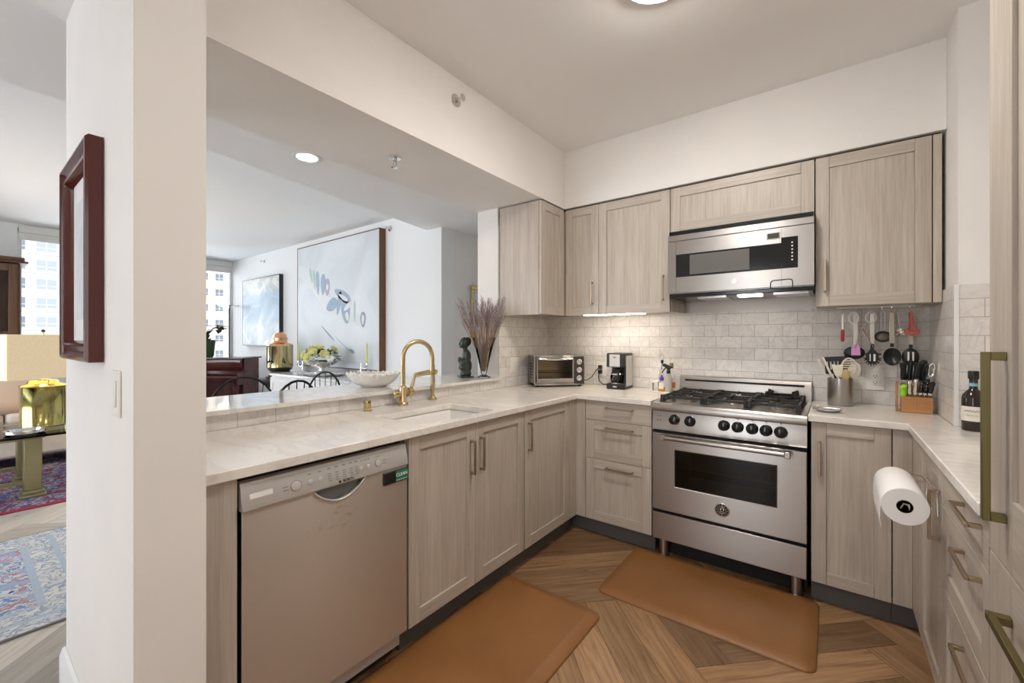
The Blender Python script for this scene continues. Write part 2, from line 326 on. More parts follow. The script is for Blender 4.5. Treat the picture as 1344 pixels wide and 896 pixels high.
# ------------------------------------------------------------------ mesh helpers
class MB:
    def __init__(s): s.v = []; s.f = []; s.m = []; s.mi = 0
    def add(s, vs, fs):
        o = len(s.v); s.v += [tuple(p) for p in vs]
        for f in fs: s.f.append([i + o for i in f]); s.m.append(s.mi)
        return s
    def mat(s, i): s.mi = i; return s
    def box(s, a, b):
        x0, x1 = sorted((a[0], b[0])); y0, y1 = sorted((a[1], b[1])); z0, z1 = sorted((a[2], b[2]))
        return s.add([(x0, y0, z0), (x1, y0, z0), (x1, y1, z0), (x0, y1, z0), (x0, y0, z1), (x1, y0, z1), (x1, y1, z1), (x0, y1, z1)],
                     [(0, 3, 2, 1), (4, 5, 6, 7), (0, 1, 5, 4), (1, 2, 6, 5), (2, 3, 7, 6), (3, 0, 4, 7)])
    def obox(s, c, size, rot):                     # rotated box
        Mx = rot.to_matrix() if hasattr(rot, 'to_matrix') else rot
        o = len(s.v); h = [x / 2 for x in size]; t = MB().box((-h[0], -h[1], -h[2]), (h[0], h[1], h[2]))
        return s.add([Vector(c) + Mx @ Vector(p) for p in t.v], t.f)
    def lathe(s, prof, c=(0, 0, 0), seg=24, rot=None, fn=None):
        vs = []; fs = []; n = len(prof)
        for k in range(seg):
            a = 2 * math.pi * k / seg
            for i, (r, z) in enumerate(prof):
                rr = fn(r, z, a) if fn else r
                p = Vector((rr * math.cos(a), rr * math.sin(a), z))
                if rot is not None: p = rot @ p
                vs.append(p + Vector(c))
        for k in range(seg):
            k2 = (k + 1) % seg
            for i in range(n - 1): fs.append((k * n + i, k2 * n + i, k2 * n + i + 1, k * n + i + 1))
        if prof[0][0] > 1e-6: fs.append([k * n for k in range(seg)][::-1])
        if prof[-1][0] > 1e-6: fs.append([k * n + n - 1 for k in range(seg)])
        return s.add(vs, fs)
    def cyl(s, p0, p1, r0, r1=None, seg=20):
        p0 = Vector(p0); p1 = Vector(p1); d = p1 - p0; q = d.to_track_quat('Z', 'Y').to_matrix()
        return s.lathe([(r0, 0), (r0 if r1 is None else r1, d.length)], p0, seg, q)
    def lathe_dir(s, prof, c, direction, seg=20):
        return s.lathe(prof, c, seg, Vector(direction).to_track_quat('Z', 'Y').to_matrix())
    def tube(s, pts, r, seg=8, closed=False, flat=None):
        pts = [Vector(p) for p in pts]; n = len(pts); rs = r if isinstance(r, (list, tuple)) else [r] * n
        vs = []; fs = []; up = None
        for i, p in enumerate(pts):
            a = pts[i - 1] if (i or closed) else p; b = pts[(i + 1) % n] if (i < n - 1 or closed) else p
            t = (b - a).normalized()
            if up is None: up = t.orthogonal().normalized()
            else:
                up = (up - t * up.dot(t))
                up = up.normalized() if up.length > 1e-6 else t.orthogonal().normalized()
            sd_ = t.cross(up)
            for k in range(seg):
                an = 2 * math.pi * k / seg + math.pi / seg
                vs.append(p + (up * math.cos(an) + sd_ * math.sin(an) * (flat or 1)) * rs[i])
        for i in range(n if closed else n - 1):
            j = (i + 1) % n
            for k in range(seg): fs.append((i * seg + k, i * seg + (k + 1) % seg, j * seg + (k + 1) % seg, j * seg + k))
        if not closed: fs.append(list(range(seg))[::-1]); fs.append([(n - 1) * seg + k for k in range(seg)])
        return s.add(vs, fs)
    def ball(s, c, r, seg=14, rings=8):
        if not isinstance(r, (list, tuple)): r = (r, r, r)
        vs = [(c[0], c[1], c[2] - r[2])]; fs = []
        for i in range(1, rings):
            ph = -math.pi / 2 + math.pi * i / rings
            for k in range(seg):
                a = 2 * math.pi * k / seg
                vs.append((c[0] + r[0] * math.cos(ph) * math.cos(a), c[1] + r[1] * math.cos(ph) * math.sin(a), c[2] + r[2] * math.sin(ph)))
        vs.append((c[0], c[1], c[2] + r[2])); T = len(vs) - 1
        for k in range(seg):
            k2 = (k + 1) % seg; fs.append((0, 1 + k2, 1 + k)); fs.append((T, T - seg + k, T - seg + k2))
            for i in range(rings - 2): a = 1 + i * seg; fs.append((a + k, a + k2, a + seg + k2, a + seg + k))
        return s.add(vs, fs)
    def prism(s, poly, lo, hi, axes='xyz'):         # poly in the first two axes, extruded along the third
        n = len(poly); ix = ['xyz'.index(a) for a in axes]; vs = []
        for h in (lo, hi):
            for p in poly:
                q = [0, 0, 0]; q[ix[0]] = p[0]; q[ix[1]] = p[1]; q[ix[2]] = h; vs.append(q)
        return s.add(vs, [list(range(n))[::-1], [n + i for i in range(n)]] + [(i, (i + 1) % n, n + (i + 1) % n, n + i) for i in range(n)])
    def xform(s, Mx, start=0):
        s.v[start:] = [tuple(Mx @ Vector(p)) for p in s.v[start:]]; return s
    def build(s, name, mats, parent=None, bevel=0, smooth=40, label=None, seg=2, loc=None):
        me = bpy.data.meshes.new(name); me.from_pydata([tuple(p) for p in s.v], [], s.f)
        mats = mats if isinstance(mats, (list, tuple)) else [mats]
        for m in mats: me.materials.append(M[m] if isinstance(m, str) else m)
        me.polygons.foreach_set('material_index', s.m)
        me.update(); me.validate()
        import bmesh
        bm = bmesh.new(); bm.from_mesh(me); bmesh.ops.recalc_face_normals(bm, faces=bm.faces); bm.to_mesh(me); bm.free()
        if smooth:
            me.polygons.foreach_set('use_smooth', [True] * len(me.polygons)); me.set_sharp_from_angle(angle=R(smooth))
        o = bpy.data.objects.new(name, me); C.objects.link(o)
        if parent is not None: o.parent = parent
        if loc: o.location = loc
        if bevel:
            b = o.modifiers.new('edge', 'BEVEL'); b.width = bevel; b.segments = seg; b.limit_method = 'ANGLE'; b.angle_limit = R(35)
            b.harden_normals = False
        if label: o['label'] = label
        return o

def thing(name, label, cat, loc=(0, 0, 0), rz=0, group=None):
    o = bpy.data.objects.new(name, None); C.objects.link(o); o.empty_display_size = .1
    o.location = loc; o.rotation_euler = (0, 0, R(rz)); o['label'] = label; o['category'] = cat
    if group: o['group'] = group
    return o
def tag(o, label, cat, group=None):
    o['label'] = label; o['category'] = cat
    if group: o['group'] = group
    return o
def struct(name, mb, mats, parent=None, bevel=0, **k):
    o = mb.build(name, mats, parent, bevel, **k)
    o['kind'] = 'structure'
    return o
def copy_thing(o, loc=None, rz=None, label=None, parent=None):
    c = o.copy(); C.objects.link(c)
    if parent is not None: c.parent = parent
    for ch in o.children: copy_thing(ch, parent=c)
    if loc is not None: c.location = loc
    if rz is not None: c.rotation_euler = (0, 0, R(rz))
    if label: c['label'] = label
    return c
def text(name, body, size, mat, parent, Mx, label=None, extrude=.0004, align='CENTER', bold=0):
    cu = bpy.data.curves.new(name, 'FONT'); cu.body = body; cu.size = size; cu.extrude = extrude; cu.align_x = align; cu.align_y = 'CENTER'; cu.offset = bold
    to = bpy.data.objects.new(name, cu); C.objects.link(to)
    dg = bpy.context.evaluated_depsgraph_get(); me = bpy.data.meshes.new_from_object(to.evaluated_get(dg))
    bpy.data.objects.remove(to); bpy.data.curves.remove(cu)
    me.transform(Mx); me.materials.clear(); me.materials.append(M[mat])
    o = bpy.data.objects.new(name, me); C.objects.link(o); o.parent = parent
    if label: o['label'] = label
    return o
FRONT = Matrix.Rotation(R(90), 4, 'X')               # text laid in XY stands up facing -y
def arc(c, r, a0, a1, n, plane='xz'):
    out = []
    for i in range(n + 1):
        a = R(a0 + (a1 - a0) * i / n); u, v = r * math.cos(a), r * math.sin(a)
        out.append({'xz': (c[0] + u, c[1], c[2] + v), 'yz': (c[0], c[1] + u, c[2] + v), 'xy': (c[0] + u, c[1] + v, c[2])}[plane])
    return out

# ------------------------------------------------------------------ setting: floors, walls, ceilings, windows
def clip(poly, x0, x1, y0, y1):
    for ax, lim, sg in ((0, x0, 1), (0, x1, -1), (1, y0, 1), (1, y1, -1)):
        out = []
        for i in range(len(poly)):
            a, b = poly[i - 1], poly[i]; da, db = (a[ax] - lim) * sg, (b[ax] - lim) * sg
            if (da < 0) != (db < 0):
                t = da / (da - db); out.append((a[0] + (b[0] - a[0]) * t, a[1] + (b[1] - a[1]) * t))
            if db >= 0: out.append(b)
        poly = out
        if len(poly) < 3: return []
    return poly
def plank_floor(name, x0, x1, y0, y1, mt, seam, W=.152, n=5, ox=0, oy=0, seed=1):
    rnd = random.Random(seed); vs = []; fs = []; tone = []; uvs = []; g = .0009
    ca = math.cos(R(45)); L = n * W; cx, cy = (x0 + x1) / 2, (y0 + y1) / 2; N = int(max(x1 - x0, y1 - y0) / W) + 8
    for k in range(-N, N):
        for m in range(-N // n - 3, N // n + 4):
            for hv in (0, 1):
                bx, by = (k - n * m) * W, (k + n * m) * W
                rect = (bx, by, bx + L, by + W) if hv == 0 else (bx, by + W, bx + W, by + W + L)
                if abs(bx) > N * W or abs(by) > N * W: continue
                def tw(u, v): return (cx + ox + (u - v) * ca, cy + oy + (u + v) * ca)
                q = [tw(rect[0] + g, rect[1] + g), tw(rect[2] - g, rect[1] + g), tw(rect[2] - g, rect[3] - g), tw(rect[0] + g, rect[3] - g)]
                q = clip(q, x0, x1, y0, y1)
                if not q: continue
                t = rnd.random(); du, dv = rnd.random() * 30, rnd.random() * 30; o = len(vs)
                for p in q:
                    X, Y = p[0] - cx - ox, p[1] - cy - oy; u, v = (X + Y) * ca, (Y - X) * ca
                    vs.append((p[0], p[1], 0)); uvs.append((u + du, v + dv) if hv == 0 else (v + du, u + dv))
                fs.append(list(range(o, o + len(q)))); tone.append(t)
    np_ = len(fs); o = len(vs)
    vs += [(x0, y0, -.001), (x1, y0, -.001), (x1, y1, -.001), (x0, y1, -.001), (x0, y0, -.08), (x1, y0, -.08), (x1, y1, -.08), (x0, y1, -.08)]
    fs += [[o, o + 1, o + 2, o + 3], [o + 7, o + 6, o + 5, o + 4]]; uvs += [(0, 0)] * 8
    me = bpy.data.meshes.new(name); me.from_pydata(vs, [], fs); me.materials.append(M[mt]); me.materials.append(M[seam])
    for i, p in enumerate(me.polygons): p.material_index = 0 if i < np_ else 1
    at = me.attributes.new('plank', 'FLOAT', 'FACE')
    for i in range(len(fs)): at.data[i].value = tone[i] if i < np_ else .5
    ul = me.uv_layers.new(name='UVMap')
    for l in me.loops: ul.data[l.index].uv = uvs[l.vertex_index]
    ob = bpy.data.objects.new(name, me); C.objects.link(ob); ob['kind'] = 'structure'; ob['label'] = 'herringbone plank floor'
    return ob
plank_floor('floor', -1.985, 1.25, -2.6, 3.2, 'floor', 'seam', ox=.05, oy=.063, seed=4)
plank_floor('floor_living', -8.9, -1.985, -2.6, 4.7, 'floorl', 'seaml', seed=8)

B = lambda *a: MB().box(a[:3], a[3:])
ZC = 2.685; ZS = 2.262; ZH = 2.46
struct('wall_back', B(-2.185, 3.142, 0, 1.3, 3.26, ZC), 'wall')
struct('wall_back_tile', B(-1.973, 3.13, .90, .413, 3.142, 1.47), 'tileX')
struct('wall_stub', MB().box((-2.185, 2.453, 0), (-1.986, 3.141, ZS)), 'wall')
struct('wall_stub_tile', B(-1.986, 2.4535, .90, -1.974, 3.13, 1.47), 'tileY')
struct('wall_half', B(-2.185, .401, 0, -1.986, 2.4525, .984), 'wall')
struct('wall_half_tile', B(-1.986, .401, .90, -1.974, 2.4530, .984), tile('marble_ledge_tile', 1, .152, .0765, -.0015))
struct('wall_left', B(-2.256, .256, 0, -1.30, .400, ZC), 'wall')
struct('wall_pier', B(.425, 2.562, 0, 1.3, 3.141, ZC), 'wall')
struct('wall_pier_tile', MB().mat(0).box((.413, 2.562, .90), (.425, 3.13, 1.515)).mat(1).box((.413, 2.55, .90), (.92, 2.562, 1.515)), ['tileY', tile('marble_pier_tile', 0, off=-.06)])
struct('trim_1', B(.410, 2.547, .921, .425, 2.5495, 1.518), 'trimw')
struct('wall_right', B(.92, -2.6, 0, 1.05, 2.561, ZC), 'wall')
struct('wall_front', MB().box((-8.9, -2.75, 0), (-7.4, -2.601, ZC)).box((-7.4, -2.75, 0), (-3.4, -2.601, .3)).box((-7.4, -2.75, 2.5), (-3.4, -2.601, ZC)).box((-3.4, -2.75, 0), (-1.5, -2.601, ZC)).box((-.7, -2.75, 0), (1.3, -2.601, ZC)).box((-1.5, -2.75, 2.4), (-.7, -2.601, ZC)), 'wall')
struct('ceiling', B(-1.604, -2.6, ZC, 1.3, 3.26, ZC + .15), 'ceil')
struct('ceiling_soffit', MB().prism([(-2.185, .401), (-1.605, .401), (-1.605, 2.78), (.424, 2.78), (.424, 3.141), (-2.185, 3.141)], ZS, ZC + .15), 'wall')
struct('ceiling_hall', MB().prism([(-2.9, -2.6), (-1.605, -2.6), (-1.605, .2555), (-2.2565, .2555), (-2.2565, .4005), (-2.186, .4005), (-2.186, 4.6), (-3.72, 4.6), (-3.5, 3.1), (-3.03, .6)], ZH, ZC + .15), 'ceil')
struct('ceiling_living', B(-8.9, -2.6, ZC, -2.9, 3.2, ZC + .15), 'wallw')
struct('wall_living', B(-8.9, 3.1, 0, -3.27, 3.3, ZC), 'wallw')
struct('wall_hallway', B(-3.5, 3.301, 0, -3.27, 4.6, ZC), 'wall')
struct('wall_hallway_end', B(-3.6, 4.6, 0, -2.0, 4.75, ZC), 'wall')
struct('wall_hallway_side', B(-2.185, 3.261, 0, -2.05, 4.6, ZC), 'wall')
# west side: two window walls with a jog between them
WX, WX2 = -7.9, -8.75
struct('wall_west', MB().box((WX - .12, -2.6, 0), (WX, .485, ZC)).box((WX - .12, .485, 0), (WX, 1.55, .35)).box((WX - .12, 1.55, 0), (WX, 1.66, ZC)).box((WX2, 1.56, 0), (WX - .12, 1.66, ZC)).box((WX - .12, .485, 2.64), (WX, 1.55, ZC)), 'wallw')
struct('wall_west_corner', MB().box((WX2 - .12, 1.56, 0), (WX2, 1.72, ZC)).box((WX2 - .12, 1.72, 0), (WX2, 3.1, .72)).box((WX2 - .12, 1.72, 2.64), (WX2, 3.1, ZC)), 'wallw')
def window(n, x, y0, y1, z0, z1, blindz, mulls):
    f = MB(); t = .035
    f.box((x - .09, y0, z0), (x - .03, y0 + t, z1)).box((x - .09, y1 - t, z0), (x - .03, y1, z1)).box((x - .09, y0, z0), (x - .03, y1, z0 + t)).box((x - .09, y0, z1 - t), (x - .03, y1, z1))
    for m in mulls: f.box((x - .085, m - .018, z0), (x - .035, m + .018, z1))
    o = struct(f'window_{n}', f, 'trimw')
    p = MB().box((x - .064, y0 + t, z0 + t), (x - .060, y1 - t, z1 - t)).build('pane', 'pane', o)
    b = MB().box((x - .028, y0 + .01, z1 - .055), (x + .035, y1 - .01, z1 + .035)).box((x - .012, y0 + .015, blindz), (x - .008, y1 - .015, z1 - .05)).box((x - .018, y0 + .015, blindz - .02), (x - .002, y1 - .015, blindz)).build('blind', 'blind', o, label='pulled-up roller blind')
window(1, WX, .485, 1.55, .35, 2.64, 2.52, [1.25])
window(2, WX2, 1.72, 3.1, .72, 2.64, 2.50, [])
def window_y(n, x0, x1, z0, z1, mulls):
    f = MB(); t = .045
    f.box((x0, -2.72, z0), (x0 + t, -2.64, z1)).box((x1 - t, -2.72, z0), (x1, -2.64, z1)).box((x0 + t, -2.72, z1 - t), (x1 - t, -2.64, z1)).box((x0 + t, -2.72, z0), (x1 - t, -2.64, z0 + t))
    for m in mulls: f.box((m - .025, -2.72, z0 + t), (m + .025, -2.64, z1 - t))
    o = struct(f'window_{n}', f, 'trimw'); MB().box((x0 + t, -2.685, z0 + t), (x1 - t, -2.680, z1 - t)).build('pane', 'pane', o)
window_y(3, -1.499, -.701, 0, 2.399, []); window_y(4, -7.399, -3.401, .301, 2.499, [-6.05, -4.75])  # the wide living-room window is added out of view for more daylight
# baseboard on the picture wall, wrapping its far end
struct('baseboard_left', MB().prism([(0, 0), (-.016, 0), (-.016, .12), (-.009, .145), (0, .15)], -2.272, -1.30, 'yzx').xform(Matrix.Translation((0, .2555, 0))), 'trimw', bevel=.001)
struct('trim_2', B(-2.272, .2555, 0, -2.2565, .40, .15), 'trimw', bevel=.003)
struct('baseboard_living', B(-8.7, 3.085, 0, -3.27, 3.0995, .12), 'trimw')

# ------------------------------------------------------------------ cabinets
XL, YB, XR = -1.366, 2.52, .28
ZB, ZT = .113, .886
def shaker(mb, x0, x1, z0, z1, rail=.058, rec=.008, t=.02, slab=False, y=0):
    if slab: mb.mat(0).box((x0, y, z0), (x1, y + t, z1)); return mb
    g = .0005
    mb.mat(0).box((x0, y, z0), (x0 + rail, y + t, z1)).box((x1 - rail, y, z0), (x1, y + t, z1))
    mb.mat(1).box((x0 + rail + g, y, z0), (x1 - rail - g, y + t, z0 + rail)).box((x0 + rail + g, y, z1 - rail), (x1 - rail - g, y + t, z1))
    mb.mat(0).box((x0 + rail, y + rec, z0 + rail), (x1 - rail, y + t - .002, z1 - rail))
    return mb
def pull(parent, x, z, L, vertical, mat='pull', w=.008, d=.03, t=.011, y=0, name='handle'):
    m = MB(); h = L / 2
    if vertical:
        m.box((x - t / 2, y - d, z - h), (x + t / 2, y - d + w, z + h))
        for s in (-1, 1): m.box((x - t / 2, y - d + w, z + s * h), (x + t / 2, y, z + s * (h - t)))
    else:
        m.box((x - h, y - d, z - t / 2), (x + h, y - d + w, z + t / 2))
        for s in (-1, 1): m.box((x + s * h, y - d + w, z - t / 2), (x + s * (h - t), y, z + t / 2))
    return m.build(name, mat, parent, .0012)
def door(parent, x0, x1, z0, z1, name='door', handle=None, slab=False, rail=.058):
    d = shaker(MB(), x0, x1, z0, z1, rail, slab=slab).build(name, ['oakV', 'oakH'] if name == 'door' or not slab else ['oakH', 'oakH'], parent, .0012)
    if handle: pull(d, *handle)
    return d
def carcass(parent, w, z0, z1, d, y=.0225, mat='oakV'):
    return MB().box((.001, y, z0), (w - .001, d, z1)).build('carcass', mat, parent, .001)
def toe(parent, w, d=.5, x0=0, light=False):
    return MB().box((x0 + .0005, .062, .001), (w - .0005, d, .1115)).build('toe_kick', 'toe', parent)
DEP = .60
# run under the pass-through, facing the room (local x runs away from the camera)
t = thing('filler_panel', 'narrow greige oak panel between the white wall end and the dishwasher', 'panel', (XL, .402, 0), 90)
MB().box((0, 0, .113), (.094, .02, ZT)).build('panel', 'oakV', t, .001); carcass(t, .094, .113, ZT, DEP); toe(t, .094)
t = thing('sink_cabinet', 'greige oak two-door base cabinet under the white sink', 'cabinet', (XL, 1.113, 0), 90)
W = .810; carcass(t, W, ZB, .66, DEP); toe(t, W)
MB().box((.001, .0225, .66), (W - .001, .04, ZT)).build('apron', 'oakV', t)
door(t, .003, .4035, ZB, ZT, handle=(.372, .729, .162, True)); door(t, .4065, W - .003, ZB, ZT, handle=(.438, .733, .160, True))
t = thing('base_cabinet', 'greige oak single-door base cabinet between the sink doors and the inner corner', 'cabinet', (XL, 1.925, 0), 90)
W = .503; carcass(t, W, ZB, ZT, DEP); toe(t, W)
door(t, .003, W - .003, ZB, ZT, handle=(.035, .738, .160, True))
t = thing('corner_filler', 'upright greige oak filler strips closing the inner corner beside the drawer stack', 'panel', (XL, 2.43, 0), 90)
MB().box((.001, 0, ZB), (.0895, .02, ZT)).build('strip', 'oakV', t, .001)
MB().box((.090, -.068, ZB), (.110, .02, ZT)).build('strip', 'oakV', t, .001)
MB().box((.001, .062, .001), (.15, .3, .1115)).box((.152, -.068, .001), (.18, .3, .1115)).build('toe_kick', 'toe', t)
# back run
t = thing('drawer_cabinet', 'greige oak base cabinet of three drawers beside the oven', 'cabinet', (-1.297, YB, 0), 0)
W = .440; carcass(t, W, ZB, ZT, DEP); toe(t, W)
door(t, .003, W - .003, .7635, ZT, 'drawer', (.237, .848, .178, False), True)
door(t, .003, W - .003, .512, .7605, 'drawer', (.237, .720, .178, False))
door(t, .003, W - .003, ZB, .509, 'drawer', (.237, .466, .178, False))
t = thing('base_cabinet', 'greige oak single-door base cabinet just past the oven, behind the paper towel roll', 'cabinet', (-.083, YB, 0), 0)
W = .297; carcass(t, W, ZB, ZT, DEP); toe(t, W)
door(t, .003, W - .003, ZB, ZT, handle=(.033, .715, .162, True))
t = thing('corner_filler', 'greige oak filler strips in the corner behind the paper towel roll', 'panel', (.2155, YB, 0), 0)
MB().box((0, 0, ZB), (.0635, .02, ZT)).build('strip', 'oakV', t, .001)
MB().box((.0645, -.198, ZB), (.0845, .02, ZT)).build('strip', 'oakV', t, .001)
MB().box((0, .062, .001), (.19, .3, .1115)).box((.126, -.198, .001), (.14, .0615, .1115)).build('toe_kick', 'toe', t)
# run on the other side (local x comes towards the camera)
t = thing('base_cabinet', 'greige oak single-door base cabinet that carries the paper towel holder', 'cabinet', (XR, 2.32, 0), -90)
W = .418; carcass(t, W, ZB, ZT, DEP); toe(t, W)
tow_door = door(t, .003, W - .003, ZB, ZT, handle=(.385, .715, .165, True))
t = thing('drawer_cabinet', 'pale lit base cabinet of three drawers beside the tall cabinet', 'cabinet', (XR, 1.901, 0), -90)
W = .503; carcass(t, W, ZB, ZT, DEP); toe(t, W)
door(t, .003, W - .003, .7635, ZT, 'drawer', (.362, .848, .178, False), True)
door(t, .003, W - .003, .512, .7605, 'drawer', (.362, .722, .178, False))
door(t, .003, W - .003, ZB, .509, 'drawer', (.362, .462, .178, False))
t = thing('tall_cabinet', 'tall greige oak cabinet with a long olive bronze handle', 'cabinet', (XR, 1.396, 0), -90)
W = .62; carcass(t, W, .113, 2.6, .62); toe(t, W)
d = shaker(MB(), .003, W - .003, .826, 2.595, .145).build('door', ['oakV', 'oakH'], t, .0012)
pull(d, .1125, 1.09, .345, True, 'pullolive', .012, .034, .017)
d = shaker(MB(), .003, W - .003, ZB, .822, .145).build('drawer', ['oakV', 'oakH'], t, .0012)
pull(d, .31, .735, .345, False, 'pullolive', .012, .034, .017)

# wall cabinets
UZ0, UZ1, UY = 1.461, 2.250, 2.79
t = thing('corner_wall_cabinet', 'corner wall cabinet with a pale oak end panel and two narrow doors', 'wall cabinet', (-1.973, 2.4605, 0), 0)
MB().box((.001, 0, UZ0 - .003), (.3445, .018, UZ1 + .003)).build('end_panel', 'oakV', t, .001)
MB().box((.001, .0185, UZ0 + .01), (.344, .6685, UZ1)).box((.344, .352, UZ0 + .01), (.6405, .6685, UZ1)).build('carcass', 'oakV', t)
MX = Matrix.Translation((.368, .001, 0)) @ Matrix.Rotation(R(90), 4, 'Z')
shaker(MB(), 0, .307, UZ0, UZ1).xform(MX).build('door', ['oakV', 'oakH'], t, .0012)
d = shaker(MB(), .371, .6405, UZ0, UZ1, y=.3295).build('door', ['oakV', 'oakH'], t, .0012)
pull(d, .594, 1.616, .160, True, y=.3295)
def wallcab(label, x0, x1, z0=UZ0, handle=None, slabw=0):
    t = thing('wall_cabinet', label, 'wall cabinet', (x0, UY, 0), 0); w = x1 - x0
    MB().box((.001, .0225, z0 + .004), (w - .001, .339, UZ1 - .002)).build('carcass', 'oakV', t)
    d = shaker(MB(), .002, w - .002, z0, UZ1).build('door', ['oakV', 'oakH'], t, .0012)
    if handle: pull(d, *handle)
    return t
wallcab('oak wall cabinet with one wide door over the coffee maker', -1.3315, -.832, handle=(.458, 1.619, .163, True))
wallcab('short wide oak wall cabinet directly above the microwave', -.830, -.074, 1.968)
wallcab('oak wall cabinet with one door above the hanging utensils', -.072, .378, handle=(.042, 1.622, .166, True))
t = thing('filler_panel', 'upright oak filler strip between the wall cabinets and the white pier', 'panel', (.3795, UY, 0), 0)
MB().box((.001, .002, UZ0), (.031, .339, UZ1)).build('strip', 'oakV', t, .001)
# black strip stands in for the shade in the gap above the wall cabinets
struct('gap_shade', MB().box((-.25 - 1.37, 2.4795, 2.2535), (-1.6245, 2.82, 2.2615)).box((-1.62, 2.81, 2.2535), (.41, 2.83, 2.2615)), 'dark')
# light strip under the corner cabinets
o = tag(MB().box((-1.47, 2.830, UZ0 - .003), (-1.02, 2.870, UZ0 + .003)).build('light_strip', 'strip'), 'slim glowing light strip under the wall cabinets', 'light')

# ------------------------------------------------------------------ worktops, sink, ledge
def slab(xs, ys, inside, z0, z1):
    mb = MB(); idx = {}
    def vi(i, j, k):
        if (i, j, k) not in idx: idx[(i, j, k)] = len(mb.v); mb.v.append((xs[i], ys[j], (z0, z1)[k]))
        return idx[(i, j, k)]
    def q(*v): mb.f.append([vi(*p) for p in v]); mb.m.append(0)
    nx, ny = len(xs) - 1, len(ys) - 1
    ins = lambda i, j: 0 <= i < nx and 0 <= j < ny and inside((xs[i] + xs[i + 1]) / 2, (ys[j] + ys[j + 1]) / 2)
    for i in range(nx):
        for j in range(ny):
            if not ins(i, j): continue
            q((i, j, 1), (i + 1, j, 1), (i + 1, j + 1, 1), (i, j + 1, 1)); q((i, j, 0), (i, j + 1, 0), (i + 1, j + 1, 0), (i + 1, j, 0))
            if not ins(i - 1, j): q((i, j, 0), (i, j, 1), (i, j + 1, 1), (i, j + 1, 0))
            if not ins(i + 1, j): q((i + 1, j, 0), (i + 1, j + 1, 0), (i + 1, j + 1, 1), (i + 1, j, 1))
            if not ins(i, j - 1): q((i, j, 0), (i + 1, j, 0), (i + 1, j, 1), (i, j, 1))
            if not ins(i, j + 1): q((i, j + 1, 0), (i, j + 1, 1), (i + 1, j + 1, 1), (i + 1, j + 1, 0))
    return mb
SX0, SX1, SY0, SY1 = -1.735, -1.405, 1.215, 1.712
CZ0, CZ1 = .889, .920
FX = -1.348
mb = slab([-1.973, SX0, SX1, FX, -.857], [.4015, SY0, SY1, 2.502, 3.129], lambda x, y: (x < FX or y > 2.502) and not (SX0 < x < SX1 and SY0 < y < SY1), CZ0, CZ1)
tag(mb.build('countertop', 'counter', None, .003), 'L-shaped veined stone countertop around the sink', 'countertop')
mb = slab([-.093, .262, .412, .918], [1.398, 2.502, 2.549, 3.129], lambda x, y: (y > 2.502 or x > .262) and not (y > 2.549 and x > .412), CZ0, CZ1)
tag(mb.build('countertop', 'counter', None, .003), 'veined stone countertop under the knife block past the oven', 'countertop')
t = thing('sink', 'white undermount sink set in the stone countertop', 'sink', ((SX0 + SX1) / 2, (SY0 + SY1) / 2, .70))
a, b_, h, wl = (SX1 - SX0) / 2 + .004, (SY1 - SY0) / 2 + .004, .187, .012
mb = slab([-a - wl, -a, a, a + wl], [-b_ - wl, -b_, b_, b_ + wl], lambda x, y: not (abs(x) < a and abs(y) < b_), .0, h)
mb.box((-a - wl, -b_ - wl, -.012), (a + wl, b_ + wl, 0)); mb.build('basin', 'sink', t, .006)
MB().lathe([(.045, .0005), (.045, .003), (.035, .005), (.012, .002), (0, .002)]).build('drain', 'chrome', t)
tag(struct('ledge', MB().box((-2.42, .4015, .9845), (-1.942, 2.452, 1.004)), 'ledge', None, .002), 'polished marble ledge of the pass-through opening', 'ledge')
bpy.data.objects['ledge']['kind'] = 'thing'

# ------------------------------------------------------------------ mats
def mat_rug(label, x0, x1, y0, y1):
    mb = MB(); cx, cy = (x0 + x1) / 2, (y0 + y1) / 2; hx, hy = (x1 - x0) / 2, (y1 - y0) / 2
    rings = [(0, 0), (0, .006), (.004, .010), (.05, .019), (.058, .0195)]; vs = []; r0 = .045; n = 6
    for ins_, z in rings:
        for (sx, sy, a0) in ((1, 1, 0), (-1, 1, 90), (-1, -1, 180), (1, -1, 270)):
            for k in range(n + 1):
                a = R(a0 + 90 * k / n); r = max(r0 - ins_ * .6, .012)
                vs.append((sx * (hx - ins_ - r) + r * math.cos(a), sy * (hy - ins_ - r) + r * math.sin(a), z))
    m_ = 4 * (n + 1); fs = []
    for i in range(len(rings) - 1):
        for k in range(m_): fs.append((i * m_ + k, i * m_ + (k + 1) % m_, (i + 1) * m_ + (k + 1) % m_, (i + 1) * m_ + k))
    fs.append([(len(rings) - 1) * m_ + k for k in range(m_)]); fs.append(list(range(m_))[::-1])
    mb.add(vs, fs); o = mb.build('floor_mat', 'leather', loc=(cx, cy, .0005), smooth=50)
    return tag(o, label, 'mat', 'tan kitchen mats')
mat_rug('tan cushioned mat on the floor in front of the sink and dishwasher', -1.413, -.851, .60, 1.826)
mat_rug('tan cushioned mat on the floor in front of the oven', -.962, -.048, 1.985, 2.545)

